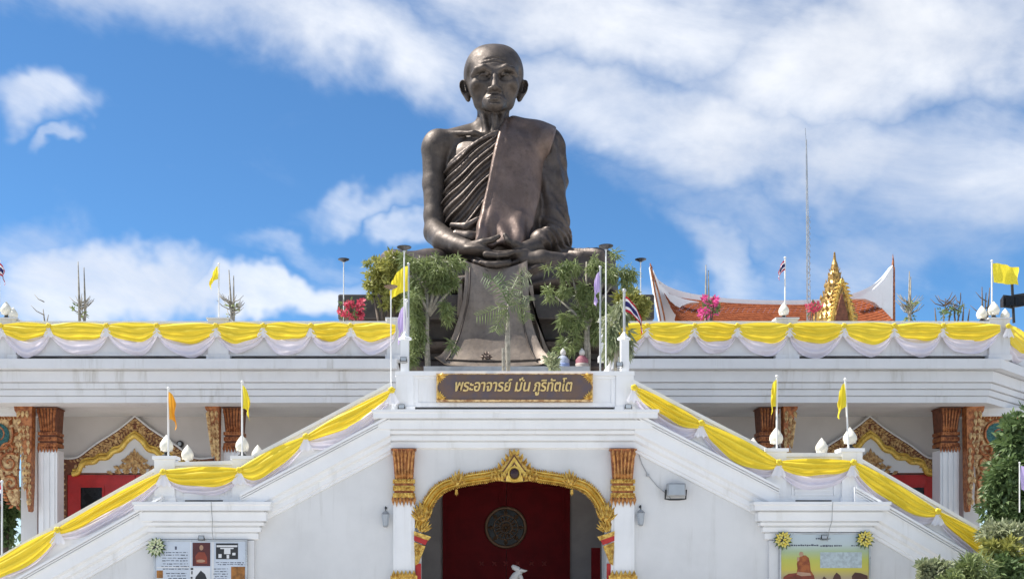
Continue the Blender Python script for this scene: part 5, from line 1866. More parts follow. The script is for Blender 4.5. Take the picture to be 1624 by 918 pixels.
floodlight(W(1070, 777, 0.0), 1.05, 'grey floodlight on the white stair wall right of the gate')
mb = MB(); c_ = W(1070, 790, 0.0)
lc = thing('lamp_cable', 'grey cable drooping from the right capital to the floodlight', 'cable', tuple(W(1012, 714, 0)))
mb.tube([W(1011, 714, -0.02), W(1018, 735, -0.02), W(1027, 752, -0.02), W(1042, 770, -0.02), W(1056, 782, -0.03), W(1064, 790, -0.06)], 0.009, 6); mb.build('cable', GREYM, lc)
mb = MB(); mb.box(*(lambda p: (p.x - 0.03, p.x + 0.03, -0.05, -0.002, p.z - 0.03, p.z + 0.03))(W(1027, 753, 0))); mb.build('junction_box', GREYM, lc)
for px, py, Y, lab in ((637, 645, -0.05, 'small black floodlight on the left foot of the balcony parapet'), (996, 645, -0.05, 'small black floodlight on the right foot of the balcony parapet'),
                       (640, 570, -0.0, 'small black floodlight halfway up the left balcony post'), (982, 578, -0.0, 'small black floodlight on top of the right balcony post')):
    floodlight(W(px, py, Y), 0.36, lab, DARK)
for px, py, lab in ((320, 852, 'tiny black floodlight above the photo-covered notice board'), (1306, 871 - 20, 'tiny black floodlight above the green and yellow poster')):
    floodlight(W(px, py, -0.2), 0.33, lab, DARK)


def lantern(c, label):
    rt = thing('wall_lantern', label, 'lantern', tuple(c), 'wall lanterns beside the gate arch')
    x, y, z = c
    mb = MB(); mb.tube([(x, y - 0.005, z + 0.26), (x, y - 0.09, z + 0.27), (x, y - 0.11, z + 0.16)], 0.012, 6); mb.ball((x, y - 0.02, z + 0.24), 0.03, 8, 5); mb.build('arm', DARK, rt)
    mb = MB(); mb.lathe((x, y - 0.11, z), [(0.10, 0.1), (0.05, 0.155), (0.0, 0.18)], 6); mb.lathe((x, y - 0.11, z - 0.2), [(0.03, 0), (0.06, 0.02), (0.06, 0.045)], 6); mb.build('cap', GREYM, rt)
    mb = MB(); mb.lathe((x, y - 0.11, z - 0.155), [(0.06, 0), (0.09, 0.25)], 6); mb.build('glass', LAMPG, rt)
    return rt


lantern(W(612, 822, 0.0), 'small clear wall lantern left of the gate arch')
lantern(W(1015, 820, 0.0), 'small clear wall lantern right of the gate arch, under the cable')

# ================================================================ notice boards
PAPER = mat('printed_paper', (0.60, 0.66, 0.74), 0.6, var=0.04)
PAPER2 = mat('white_print', (0.74, 0.75, 0.76), 0.6, var=0.04)
INK = mat('printed_ink', (0.10, 0.11, 0.15), 0.7)
MAROON = mat('photo_maroon', (0.10, 0.02, 0.02), 0.5)
SKIN = mat('print_skin', (0.50, 0.30, 0.19), 0.6)
ROBEP = mat('print_robe', (0.30, 0.06, 0.03), 0.6)
SILV = mat('aluminium_frame', (0.55, 0.56, 0.57), 0.35, 0.7)
NBY = -0.11
nbd = thing('notice_board', 'framed notice board of printed pages and photographs under the left landing', 'notice board', (W(318, 0, NBY).x, NBY, 0.9))
x0, x1 = W(247, 0, NBY).x, W(390, 0, NBY).x
z1, z0 = W(0, 858, NBY).z, 0.75
mb = MB(); mb.box(x0, x1, NBY - 0.03, NBY, z0, z1); mb.build('panel', PAPER, nbd)
mb = MB()
mb.box(x0 - 0.04, x0 - 0.001, NBY - 0.05, NBY, z0, z1); mb.box(x1 + 0.001, x1 + 0.04, NBY - 0.05, NBY, z0, z1); mb.box(x0 - 0.04, x1 + 0.04, NBY - 0.05, NBY, z1 + 0.001, z1 + 0.04)
mb.build('frame', SILV, nbd)


def pr(mb, px0, py0, px1, py1, lift, Y=NBY):
    """a flat printed patch lying on the board"""
    a, b = W(px0, py0, Y), W(px1, py1, Y)
    mb.box(min(a.x, b.x), max(a.x, b.x), Y - 0.031 - lift, Y - 0.03 - lift + 0.0005, min(a.z, b.z), max(a.z, b.z))


mb = MB(); pr(mb, 306, 860, 334, 897, 0.004); pg = mb.build('maroon_photo', MAROON, nbd)
mb = MB()
c_ = W(320, 868, NBY)
yy = NBY - 0.0375
def disc(mb, c, rx, rz, y, n=14):
    mb.add([(c.x + rx * math.cos(2 * PI * i / n), y, c.z + rz * math.sin(2 * PI * i / n)) for i in range(n)], [tuple(range(n))[::-1]])
disc(mb, c_, 0.045, 0.06, yy)
disc(mb, W(319, 889, NBY), 0.10, 0.035, yy)
mb.build('printed_face', SKIN, pg, fix=False)['kind'] = 'stuff'
mb = MB(); a = [W(x, y, NBY) for x, y in ((312, 893), (310, 882), (315, 875), (325, 875), (329, 884), (329, 893))]
mb.add([(p.x, NBY - 0.0368, p.z) for p in a], [tuple(range(6))]); mb.build('printed_robe', ROBEP, pg, fix=False)
mb = MB(); pr(mb, 343, 861, 378, 886, 0.004); ph_ = mb.build('dark_photo', DARK, nbd)
mb = MB()
for (a, b, c, d) in ((344, 864, 377, 867), (350, 868, 371, 870), (356, 870, 366, 878), (347, 878, 352, 884), (360, 879, 364, 885), (369, 876, 374, 880)):
    pr(mb, a, b, c, d, 0.008)
mb.build('photo_lights', PAPER2, ph_)['kind'] = 'stuff'
mb = MB(); pr(mb, 302, 899, 334, 925, 0.004); pw = mb.build('white_photo', PAPER2, nbd)
mb = MB(); a = [W(x, y, NBY) for x, y in ((308, 925), (311, 914), (319, 904), (326, 910), (331, 925))]; mb.add([(p.x, NBY - 0.037, p.z) for p in a], [tuple(range(5))])
for (a, b, c, d) in ((303, 900, 307, 903), (304, 905, 306, 910), (303, 914, 306, 917)):
    pr(mb, a, b, c, d, 0.008)
mb.build('printed_stupa', DARK, pw, fix=False)['kind'] = 'stuff'
mb = MB(); pr(mb, 367, 898, 389, 925, 0.004); pr(mb, 249, 904, 259, 916, 0.004); mb.build('amber_photo', mat('photo_amber', (0.42, 0.17, 0.03), 0.5, var=0.25, vscale=9), nbd)['kind'] = 'stuff'
mb = MB()
for (px0, px1, ys) in ((254, 298, (875, 879, 884, 888)), (256, 300, (893, 897, 901)), (264, 296, (908, 912, 916)), (342, 388, (891, 894)), (338, 362, (901, 905, 909, 913, 917))):
    for y in ys:
        x = px0 + random.uniform(0, 4)
        while x < px1:
            w_ = random.uniform(2, 7)
            pr(mb, x, y, min(px1, x + w_), y + random.uniform(0.7, 1.5), 0.004)
            x += w_ + random.uniform(0.8, 2.4)
pr(mb, 278, 866, 281, 871, 0.004)
mb.build('printed_lines', INK, nbd)['kind'] = 'stuff'
mb = MB()
for (a, b, c, d) in ((302, 859, 304, 925), (336, 859, 340, 925), (249, 898, 301, 900)):
    pr(mb, a, b, c, d, 0.003)
mb.build('page_edge', PAPER2, nbd)['kind'] = 'stuff'

# poster with painted monk
POSTER = bpy.data.materials.new('poster_print')
POSTER.use_nodes = True
t = NT(POSTER.node_tree)
co = t.n('ShaderNodeTexCoord').outputs['Object']
sx = t.n('ShaderNodeSeparateXYZ'); t.link(co, sx.inputs[0])
cr = t.n('ShaderNodeValToRGB')
t.link(t.ramp(sx.outputs[2], -0.1, 0.85, False), cr.inputs[0])
cr.color_ramp.elements[0].position = 0.0; cr.color_ramp.elements[0].color = (0.42, 0.33, 0.20, 1)
cr.color_ramp.elements[1].position = 1.0; cr.color_ramp.elements[1].color = (0.52, 0.60, 0.64, 1)
for p, c in ((0.2, (0.58, 0.50, 0.08, 1)), (0.42, (0.50, 0.52, 0.10, 1)), (0.62, (0.40, 0.50, 0.30, 1)), (0.78, (0.50, 0.58, 0.58, 1))):
    e_ = cr.color_ramp.elements.new(p); e_.color = c
bs = POSTER.node_tree.nodes['Principled BSDF']
t.link(cr.outputs[0], bs.inputs['Base Color']); bs.inputs['Roughness'].default_value = 0.5
x0, x1 = W(1238, 0, NBY).x, W(1377, 0, NBY).x
z1, z0 = W(0, 847, NBY).z, 0.75
pst = thing('poster', 'green and yellow poster of a painted monk in orange robe under the right landing', 'poster', ((x0 + x1) / 2, NBY, 1.55))
mb = MB(); mb.box(x0, x1, NBY - 0.03, NBY, z0, z1); mb.build('printed_sheet', POSTER, pst)
mb = MB()
mb.box(x0 - 0.035, x0 - 0.001, NBY - 0.05, NBY, z0, z1); mb.box(x1 + 0.001, x1 + 0.035, NBY - 0.05, NBY, z0, z1); mb.box(x0 - 0.035, x1 + 0.035, NBY - 0.05, NBY, z1 + 0.001, z1 + 0.03)
mb.build('frame', SILV, pst)
PP = lambda pts, lift, mb: mb.add([(W(x, y, NBY).x, NBY - 0.0305 - lift, W(x, y, NBY).z) for x, y in pts], [tuple(range(len(pts)))])
mb = MB(); PP([(1264, 901), (1263, 893), (1266, 884), (1271, 880), (1277, 880), (1282, 884), (1284, 893), (1285, 904), (1290, 912), (1262, 911)], 0.003, mb)
mk = mb.build('painted_robe', mat('print_orange_robe', (0.40, 0.12, 0.03), 0.6, var=0.2, vscale=9, col2=(0.22, 0.05, 0.015)), pst, fix=False)
mb = MB(); disc(mb, W(1270, 878, NBY), 0.05, 0.055, NBY - 0.0345); disc(mb, W(1265, 886, NBY), 0.028, 0.05, NBY - 0.0345); PP([(1264, 906), (1284, 908), (1286, 912), (1270, 913), (1263, 910)], 0.005, mb)
mb.build('painted_skin', SKIN, mk, fix=False)['kind'] = 'stuff'
mb = MB(); PP([(1240, 930), (1242, 914), (1250, 909), (1262, 908), (1290, 911), (1294, 930)], 0.002, mb); mb.build('painted_mat', mat('print_brown_red', (0.25, 0.05, 0.025), 0.6, var=0.2, vscale=7), pst, fix=False)
mb = MB(); PP([(1352, 930), (1350, 913), (1355, 907), (1364, 908), (1375, 912), (1376, 930)], 0.002, mb); PP([(1319, 920), (1322, 912), (1326, 907), (1332, 912), (1334, 920)], 0.002, mb); PP([(1303, 918), (1306, 913), (1311, 918)], 0.002, mb)
mb.build('painted_dark_shapes', mat('print_dark_brown', (0.10, 0.04, 0.03), 0.6), pst, fix=False)['kind'] = 'stuff'
mb = MB()
for (px0, px1, y, hh) in ((1293, 1316, 853, 2.4), (1248, 1298, 863, 2.6), (1300, 1320, 864, 2.6), (1322, 1334, 864, 2.2), (1349, 1362, 864, 2.2)):
    x = px0
    while x < px1:
        w_ = random.uniform(1.5, 4)
        pr(mb, x, y + random.uniform(-0.6, 0.6), min(px1, x + w_), y + hh * random.uniform(0.6, 1.0), 0.003)
        x += w_ + random.uniform(0.5, 1.2)
mb.build('printed_lines', INK, pst)['kind'] = 'stuff'
mb = MB(); pr(mb, 1300, 875, 1366, 900, 0.001); mb.build('pale_print_patch', mat('print_pale_blue', (0.50, 0.58, 0.60), 0.6, var=0.12, vscale=14), pst)


def rosette(px, py, label, cols, s=1.0):
    c = W(px, py, NBY - 0.06)
    rt = thing('flower_rosette', label, 'flower rosette', tuple(c), 'flower rosettes on the corners of the boards')
    mb = MB(); mb.lathe((0, 0, 0), [(0.15 * s, 0), (0.16 * s, 0.02), (0.05, 0.05)], 14); mb.v = [(c.x + x, c.y + 0.0 - z, c.z + y) for x, y, z in mb.v]
    mb.build('backing', DARK, rt)
    m = MB()
    for k in range(26):
        a = k * 2.4
        r = 0.13 * s * math.sqrt(k / 26)
        b_ = Vector((c.x + r * math.cos(a), c.y - 0.05, c.z + r * math.sin(a)))
        m.leaf3(b_, b_ + Vector((math.cos(a), -0.35, math.sin(a))) * 0.08 * s, 0.06 * s, (0, -1, 0))
    m.build('petal_cluster', cols, rt)
    mb = MB()
    for k in range(14):
        a = k * 2 * PI / 14 + 0.2
        b_ = Vector((c.x + 0.10 * s * math.cos(a), c.y - 0.02, c.z + 0.10 * s * math.sin(a)))
        mb.leaf3(b_, b_ + Vector((math.cos(a), -0.1, math.sin(a) - 0.2)) * 0.13 * s, 0.06 * s, (0, -1, 0))
    mb.tint = [random.random() for _ in mb.f]
    mb.build('leaf_ruff', LEAFD, rt)


PETY = mat('yellow_petal', (0.80, 0.62, 0.06), 0.6, var=0.1, vscale=20, col2=(0.75, 0.70, 0.30))
PETW = mat('cream_petal', (0.74, 0.74, 0.55), 0.6, var=0.1, vscale=20, col2=(0.45, 0.55, 0.25))
rosette(1241, 855, 'yellow flower rosette on the left corner of the painted poster', PETY, 1.0)
rosette(1371, 854, 'yellow flower rosette on the right corner of the painted poster', PETY, 1.0)
rosette(248, 866, 'cream flower bunch on the left corner of the notice board', PETW, 1.05)

# pale carved figure in front of the maroon door
cf = thing('carved_figure', 'pale grey carved bird-like figure on a stand in front of the maroon door', 'statuette', tuple(W(822, 1000, 0.6)))
STAT = mat('pale_stone_carving', (0.55, 0.53, 0.50), 0.6, var=0.1, bump=0.3)
q = lambda px, py, y=0.6: W(px, py, y)
mb = MB()
mb.tube([q(822, 985), q(820, 950), q(817, 930), q(815, 917), q(819, 912), q(823, 907), q(821, 902), q(815, 899), q(812, 896)], [0.10, 0.09, 0.10, 0.11, 0.10, 0.085, 0.07, 0.06, 0.03], 10)
mb.tube([q(822, 905), q(827, 904, 0.55), q(832, 905, 0.55), q(836, 904, 0.55)], [0.05, 0.045, 0.03, 0.01], 8)
mb.tube([q(823, 910), q(826, 915, 0.5), q(829, 920, 0.5)], [0.06, 0.05, 0.03], 8)
mb.build('body', STAT, cf, smooth=True)
mb = MB(); p = q(822, 985); mb.lathe((p.x, p.y, 0.003), [(0.3, 0), (0.3, 0.08), (0.16, 0.16), (0.13, p.z - 0.1), (0.2, p.z), (0.2, p.z + 0.03)], 14); mb.build('stand', STAT, cf, smooth=True, angle=40)

# ================================================================ loudspeakers on the right terrace corner
sp = thing('loudspeaker_pair', 'two black horn loudspeakers on a dark post at the right terrace corner', 'loudspeakers', tuple(W(1608, 508, YF + 0.6)))
mb = MB(); a = W(1608, 512, YF + 0.6); b = W(1605, 450, YF + 0.6); mb.tube([a, b], 0.04, 8); mb.build('post', DARK, sp)
for px, sg in ((1596, -1), (1611, 1)):
    c = W(px, 480, YF + 0.4)
    mb = MB()
    mb.add([(c.x - 0.16, c.y - 0.15, c.z - 0.17), (c.x + 0.16, c.y - 0.15 - 0.05 * sg, c.z - 0.17 + 0.03 * sg), (c.x + 0.16, c.y - 0.15 - 0.05 * sg, c.z + 0.2 + 0.03 * sg), (c.x - 0.16, c.y - 0.15, c.z + 0.19),
            (c.x - 0.09, c.y + 0.18, c.z - 0.10), (c.x + 0.09, c.y + 0.18, c.z - 0.10), (c.x + 0.09, c.y + 0.18, c.z + 0.12), (c.x - 0.09, c.y + 0.18, c.z + 0.12)],
           [(0, 1, 2, 3), (7, 6, 5, 4), (0, 4, 5, 1), (1, 5, 6, 2), (2, 6, 7, 3), (3, 7, 4, 0)])
    o = mb.build('loudspeaker', DARK, sp)
    mb = MB(); mb.box(c.x - 0.12, c.x + 0.12, c.y - 0.215, c.y - 0.205, c.z - 0.13, c.z + 0.15); mb.build('grille', BLACKGLASS, o)

# ================================================================ temple hall roof behind the terrace, on the right
YR = 35.0
hall = thing('temple_hall', 'distant temple hall with curved white ridge and orange tiled roof, behind the right terrace', 'temple hall', (W(1225, 0, YR).x, YR, 0))
WR = lambda px, py, y=YR: W(px, py, y)
top = smooth_path([(1033, 424), (1041, 440), (1056, 452), (1075, 460), (1100, 466), (1130, 470), (1165, 474), (1225, 476), (1290, 475), (1330, 470), (1360, 463), (1385, 451), (1402, 437), (1415, 421)], 4)
bot = smooth_path([(1033, 430), (1044, 450), (1058, 466), (1076, 474), (1100, 478), (1130, 481), (1165, 484), (1225, 486), (1290, 486), (1330, 482), (1360, 476), (1385, 467), (1402, 455), (1415, 436)], 4)
mb = MB()
P_ = [[WR(*a), WR(*b)] for a, b in zip(top, bot)]
mb.slab(P_, 0.5, (0, 1, 0))
mb.build('ridge', WHITE, hall, smooth=True, angle=40)
mb = MB(); mb.tube([WR(x, y + 0.8, YR - 0.1) for x, y in bot[8:-8]], 0.07, 5); mb.build('ridge_trim', COPPER, hall)  # brown line where the ridge meets the tiles
# front roof slope in overlapping courses of tiles, from the ridge towards the viewer
def roof_z(px):
    for a, b in zip(bot[:-1], bot[1:]):
        if a[0] <= px <= b[0]:
            return a[1] + (b[1] - a[1]) * (px - a[0]) / max(1e-6, b[0] - a[0])
    return 486
mb = MB()
rows_n = 15
for rI in range(rows_n):
    px = 1040.0 + (rI % 2) * 4
    while px < 1374:
        x2 = min(px + 8.0, 1376)
        q4 = []
        for (xx, f, lift) in ((px, rI / 8.0, 0.02), (x2, rI / 8.0, 0.02), (x2, (rI + 1.12) / 8.0, 0.06), (px, (rI + 1.12) / 8.0, 0.06)):
            pz = roof_z(min(max(xx, 1040), 1412)) - 4
            p = WR(xx - 0.4 * (xx == x2), pz)
            q4.append(Vector((p.x, YR + 0.1 - f * 2.2, p.z - f * 1.25 - 0.06 * f * f + lift)))
        th = Vector((0, -0.02, -0.08))
        mb.add([*q4, q4[2] + th, q4[3] + th], [(0, 1, 2, 3), (3, 2, 4, 5)])
        mb.tint += [random.random(), 0.0]
        px += 8.0
o = mb.build('roof_tile', TILE, hall); o['kind'] = 'stuff'
# white rounded frame of the roof ends and barge boards
mb = MB()
Lw = [(1036, 428), (1046, 450), (1062, 466), (1085, 474), (1110, 479), (1094, 480), (1081, 485), (1073, 494), (1070, 506), (1071, 535), (1052, 535), (1048, 500)]
mb.prism([(WR(x, y, YR - 2.0).x, WR(x, y, YR - 2.0).z) for x, y in Lw], YR - 2.0, YR - 1.6)
mb.build('roof_verge', WHITE, hall)
mb = MB()
Rw = [(1416, 420), (1416, 530), (1404, 530), (1403, 505), (1399, 491), (1388, 480), (1372, 474), (1352, 474), (1364, 470), (1386, 458), (1402, 442)]
mb.prism([(WR(x, y, YR - 2.0).x, WR(x, y, YR - 2.0).z) for x, y in Rw], YR - 2.0, YR - 1.6)
mb.build('roof_verge', WHITE, hall)
mb = MB()
mb.prism([(WR(x, y, YR - 2.4).x, WR(x, y, YR - 2.4).z) for x, y in ((1031, 422), (1036, 432), (1046, 470), (1056, 510), (1058, 540), (1051, 540), (1046, 505), (1037, 462))], YR - 2.4, YR - 2.02)
bb = mb.build('barge_board', WALLW, hall)
mb = MB()
for dx_ in (-3, 4):
    mb.tube([WR(x + dx_ * min(1, (y - 420) / 50), y, YR - 2.42) for x, y in ((1032, 424), (1041, 462), (1049, 500), (1054, 535))], 0.045, 5)
mb.build('bargeboard_carving', COPPER, bb)
mb = MB(); a = WR(1033, 426, YR - 2.2); mb.tube([a, a + Vector((-0.03, 0, 0.15)), a + Vector((-0.07, 0, 0.3))], [0.09, 0.05, 0.01], 6)
a = WR(1416, 424, YR - 1.8); mb.tube([a, a + Vector((0.02, 0, 0.35)), a + Vector((0.0, 0, 0.7))], [0.09, 0.05, 0.01], 6)
a = WR(1418, 424, YR - 1.8); mb.tube([a, WR(1418, 520, YR - 1.8)], [0.05, 0.07], 6)
mb.build('roof_horn', COPPER, hall)
mb = MB(); mb.box(WR(1050, 0).x, WR(1410, 0).x, YR - 0.2, YR + 9, 0, WR(0, 512).z); mb.build('hall_body', WALLW, hall)
mb = MB()
p0, p1 = WR(1058, 478, YR + 0.3), WR(1402, 478, YR + 0.3)
mb.prism([(p0.x, p0.z - 0.6), (p1.x, p0.z - 0.6), (p1.x, p0.z - 3), (p0.x, p0.z - 3)], YR + 0.35, YR + 3)
mb.build('rear_roof', TILE, hall)

# gilded spire gable in front of it
YG = 29.0
gp = thing('gilded_spire', 'tiered gilded spire with pointed gable in front of the orange roof', 'spire', (W(1323, 0, YG).x, YG, FZ))
G = lambda px, py: W(px, py, YG)
c0 = G(1323.5, 0).x
kx = (YG - CY) / FPX
mb = MB()
prof = [(34, 530), (34, 508), (30, 500), (27, 490), (22, 481), (19, 470), (15, 464), (14, 452), (10.5, 446), (9.5, 436), (6.5, 430), (5, 420), (2.6, 413), (1.2, 400)]
mb.lathe((c0, YG, 0), [(r * kx, (VY - y) * kx + CZ) for r, y in prof], 12)
body = mb.build('tiers', SPIREG, gp)
mb = MB()
for (r, y, hgt) in ((31, 508, 11), (27, 495, 10), (23, 484, 9), (19, 473, 9), (15, 464, 8), (13, 453, 8), (10.5, 445, 7), (8, 435, 6), (6, 427, 5)):
    n = max(8, int(r * 0.9))
    for i in range(n):
        a = 2 * PI * i / n + r
        b_ = Vector((c0 + r * kx * math.cos(a), YG + r * kx * math.sin(a), (VY - y) * kx + CZ - 0.1))
        dv = Vector((math.cos(a), math.sin(a), 0))
        mb.leaf3(b_, b_ + dv * 0.08 + Vector((0, 0, hgt * kx * 1.15)), hgt * kx * 0.65, dv)
mb.build('flame_leaf', SPIREG, body)
mb = MB()
for s_ in (-1, 1):
    pts = [(c0, YG - 1.05, (VY - 452) * kx + CZ), (c0 + s_ * 8 * kx, YG - 1.1, (VY - 478) * kx + CZ), (c0 + s_ * 15 * kx, YG - 1.1, (VY - 508) * kx + CZ), (c0 + s_ * 18 * kx, YG - 1.1, (VY - 530) * kx + CZ)]
    mb.tube(pts, 0.09, 6)
    leaf_row(mb, [(x, y - 0.02, z) for x, y, z in pts], s_, 0.24, 0.2, 0.6)
mb.build('gable_rib', GOLD, gp)
mb = MB(); mb.prism([(c0, (VY - 474) * kx + CZ), (c0 + 9 * kx, (VY - 508) * kx + CZ), (c0 + 12 * kx, (VY - 530) * kx + CZ), (c0 - 12 * kx, (VY - 530) * kx + CZ), (c0 - 9 * kx, (VY - 508) * kx + CZ)], YG - 1.08, YG - 0.9); mb.build('niche', DARKCARVE, gp)
mb = MB(); mb.box(c0 - 1.6, c0 + 1.6, YG - 1.3, YG + 1.3, FZ - 0.05, (VY - 524) * kx + CZ); mb.build('spire_base', WHITE, gp)

# radio mast
ms = thing('radio_mast', 'tall thin lattice radio mast rising behind the spire', 'mast', tuple(W(1281, 560, 31)))
mb = MB()
a, b = W(1282, 520, 31), W(1277, 222, 31)
for q in range(3):
    an = q * 2 * PI / 3
    o_ = Vector((math.cos(an), math.sin(an), 0)) * 0.11
    mb.tube([Vector((a.x, a.y, 7.5)) + o_, Vector((a.x, a.y, 15)) + o_ * 0.9, Vector((b.x + 0.05, b.y, b.z)) + o_ * 0.15], 0.022, 5)
n = 40
for i in range(n):
    z = 7.6 + i * 0.30
    for q in range(3):
        a1, a2 = q * 2 * PI / 3, (q + 1) * 2 * PI / 3
        mb.tube([(a.x + 0.11 * math.cos(a1), a.y + 0.11 * math.sin(a1), z), (a.x + 0.11 * math.cos(a2), a.y + 0.11 * math.sin(a2), z + 0.28)], 0.012, 4)
mb.build('lattice', POLE, ms)
mb = MB(); mb.tube([(b.x + 0.05, b.y, b.z - 0.2), (b.x, b.y, b.z + 0.6)], 0.015, 5); mb.build('aerial', POLE, ms)

# ================================================================ vegetation


def crown(name, blobs, n, L, w, m, parent, droop=0.3, up=0.2, spread=1.0, gap=0.0):
    fine = gap > 0
    """leaf-sized faces spread through a set of ellipsoids (cx, cy, cz, rx, ry, rz)"""
    vol = np.array([b[3] * b[4] * b[5] for b in blobs])
    cnt = (n * vol / vol.sum()).astype(int)
    V, T = [], []
    for b, k in zip(blobs, cnt):
        d = rng.normal(size=(k, 3))
        d /= np.linalg.norm(d, axis=1)[:, None]
        r = rng.random(k) ** 0.42
        # clumpy: keep leaves in random sub-clusters
        nc = max(6, k // (60 if fine else 34))
        cc_ = rng.normal(size=(nc, 3)); cc_ /= np.linalg.norm(cc_, axis=1)[:, None]; cc_ *= (rng.random(nc) ** 0.45)[:, None]
        pick = rng.integers(0, nc, k)
        pos = cc_[pick] + d * (0.28 * r)[:, None]
        P0 = np.array(b[:3]) + pos * np.array(b[3:])
        ax = d * spread * (0.4 if fine else 0.8) + pos * 0.5 + rng.normal(size=(k, 3)) * (0.6 if fine else 0.5)
        ax[:, 2] += up - droop * 1.5
        ax /= np.linalg.norm(ax, axis=1)[:, None]
        sd_ = np.cross(ax, rng.normal(size=(k, 3)))
        sd_ /= np.linalg.norm(sd_, axis=1)[:, None] + 1e-9
        le = L * (0.45 + 1.0 * rng.random(k))[:, None]
        wi = w * (0.7 + 0.6 * rng.random(k))[:, None]
        bend = np.zeros((k, 3)); bend[:, 2] = -droop * le[:, 0] * 0.35
        V.append(np.stack([P0, P0 + ax * le * 0.45 - sd_ * wi * 0.5, P0 + ax * le + bend, P0 + ax * le * 0.45 + sd_ * wi * 0.5], 1).reshape(-1, 3))
        T.append(np.clip(rng.random(nc)[pick] * 0.7 + rng.random(k) * 0.4, 0, 1))
    V = np.concatenate(V)
    mb = MB()
    mb.v = V.tolist()
    mb.f = [(4 * i, 4 * i + 1, 4 * i + 2, 4 * i + 3) for i in range(len(V) // 4)]
    mb.m = [0] * len(mb.f)
    mb.tint = np.concatenate(T).tolist()
    return mb.build(name, m, parent, fix=False)


def limbs(parent, base, tops, r, m, name='trunk'):
    mb = MB()
    base = Vector(base)
    for t in tops:
        t = Vector(t)
        mid = base.lerp(t, 0.5) + Vector((random.uniform(-0.1, 0.1), random.uniform(-0.1, 0.1), 0))
        mb.tube([base, mid, t], [r, r * 0.7, r * 0.25], 7)
    return mb.build(name, m, parent, smooth=True)


def bw(px, py, Y, rpx, ryp, depth=None):
    """ellipsoid from its centre and half-sizes read in the photograph, at depth Y"""
    c = W(px, py, Y)
    k = (Y - CY) / FPX
    return (c.x, c.y, c.z, rpx * k, depth if depth else max(rpx, ryp) * k * 0.8, ryp * k)


# two narrow-leaved trees before the statue
Yt = 9.6
tl = thing('leafy_tree', 'drooping narrow-leaved tree standing left of the hanging bronze cloth', 'tree', tuple(W(682, 600, Yt)), 'narrow-leaved trees before the statue')
limbs(tl, W(682, 640, Yt), [W(680, 480, Yt), W(678, 430, Yt)], 0.10, PALEBARK)
limbs(tl, W(681, 500, Yt), [W(650, 430, Yt), W(715, 430, Yt), W(735, 438, Yt), W(665, 405, Yt), W(700, 412, Yt)], 0.06, PALEBARK, 'branch')
crown('crown', [bw(660, 432, Yt, 26, 26), bw(690, 425, Yt, 30, 22), bw(714, 438, Yt, 14, 20), bw(655, 480, Yt, 14, 40), bw(663, 520, Yt, 12, 34), bw(708, 488, Yt, 14, 22), bw(690, 455, Yt, 26, 12), bw(640, 416, Yt, 16, 12), bw(722, 418, Yt, 14, 12), bw(648, 560, Yt, 10, 20), bw(660, 560, Yt, 8, 16), bw(718, 545, Yt, 8, 12)], 6500, 0.24, 0.036, LEAFG, tl, 0.45, 0.1, gap=1)
ts = thing('leafy_tree', 'yellow-green bushy tree at the left end of the pedestal, behind the yellow flag', 'tree', tuple(W(612, 600, Yt + 1)), 'yellow-green trees beside the statue')
limbs(ts, W(615, 610, Yt + 1), [W(600, 440, Yt + 1), W(622, 430, Yt + 1), W(590, 455, Yt + 1), W(630, 460, Yt + 1)], 0.1, BARK)
crown('crown', [bw(600, 430, Yt + 1, 20, 24), bw(622, 440, Yt + 1, 20, 34), bw(590, 455, Yt + 1, 14, 18), bw(617, 482, Yt + 1, 16, 18), bw(628, 412, Yt + 1, 16, 10)], 5200, 0.17, 0.065, LEAFY, ts, 0.2, 0.2, gap=1)
tr = thing('leafy_tree', 'drooping narrow-leaved tree standing right of the hanging bronze cloth', 'tree', tuple(W(932, 600, Yt)), 'narrow-leaved trees before the statue')
limbs(tr, W(932, 650, Yt), [W(932, 470, Yt), W(930, 415, Yt)], 0.09, PALEBARK)
limbs(tr, W(932, 520, Yt), [W(880, 470, Yt), W(960, 430, Yt), W(985, 430, Yt), W(905, 430, Yt), W(900, 520, Yt)], 0.06, PALEBARK, 'branch')
crown('crown', [bw(915, 420, Yt, 22, 16), bw(893, 452, Yt, 16, 20), bw(975, 425, Yt, 22, 24), bw(948, 415, Yt, 20, 16), bw(908, 508, Yt, 22, 26), bw(945, 505, Yt, 30, 34), bw(975, 520, Yt, 18, 30), bw(905, 545, Yt, 20, 20), bw(935, 470, Yt, 22, 22), bw(882, 428, Yt, 20, 10), bw(1000, 440, Yt, 10, 22), bw(872, 470, Yt, 10, 16)], 7000, 0.24, 0.036, LEAFG, tr, 0.45, 0.1, gap=1)
ty = thing('leafy_tree', 'round yellow-green tree at the right end of the pedestal', 'tree', tuple(W(1005, 600, Yt + 1)), 'yellow-green trees beside the statue')
limbs(ty, W(1002, 610, Yt + 1), [W(990, 475, Yt + 1), W(1010, 470, Yt + 1), W(1018, 485, Yt + 1)], 0.09, BARK)
crown('crown', [bw(995, 480, Yt + 1, 22, 24), bw(1015, 484, Yt + 1, 17, 20), bw(985, 510, Yt + 1, 20, 16), bw(1008, 505, Yt + 1, 16, 12)], 4600, 0.17, 0.065, LEAFY, ty, 0.2, 0.2, gap=1)
# trailing pale creeper by the right post
cp = thing('trailing_creeper', 'grey-green creeper trailing over the white post right of the statue', 'creeper', tuple(W(970, 600, 2.0)))
crown('crown', [bw(968, 530, 2.0, 16, 34, 0.3), bw(990, 545, 2.0, 12, 26, 0.3), bw(978, 495, 2.0, 18, 22, 0.3)], 1300, 0.2, 0.06, LEAFP, cp, 0.7, -0.2)
limbs(cp, W(975, 600, 2.0), [W(968, 510, 2.0), W(985, 520, 2.0), W(975, 490, 2.0)], 0.03, PALEBARK, 'stem')
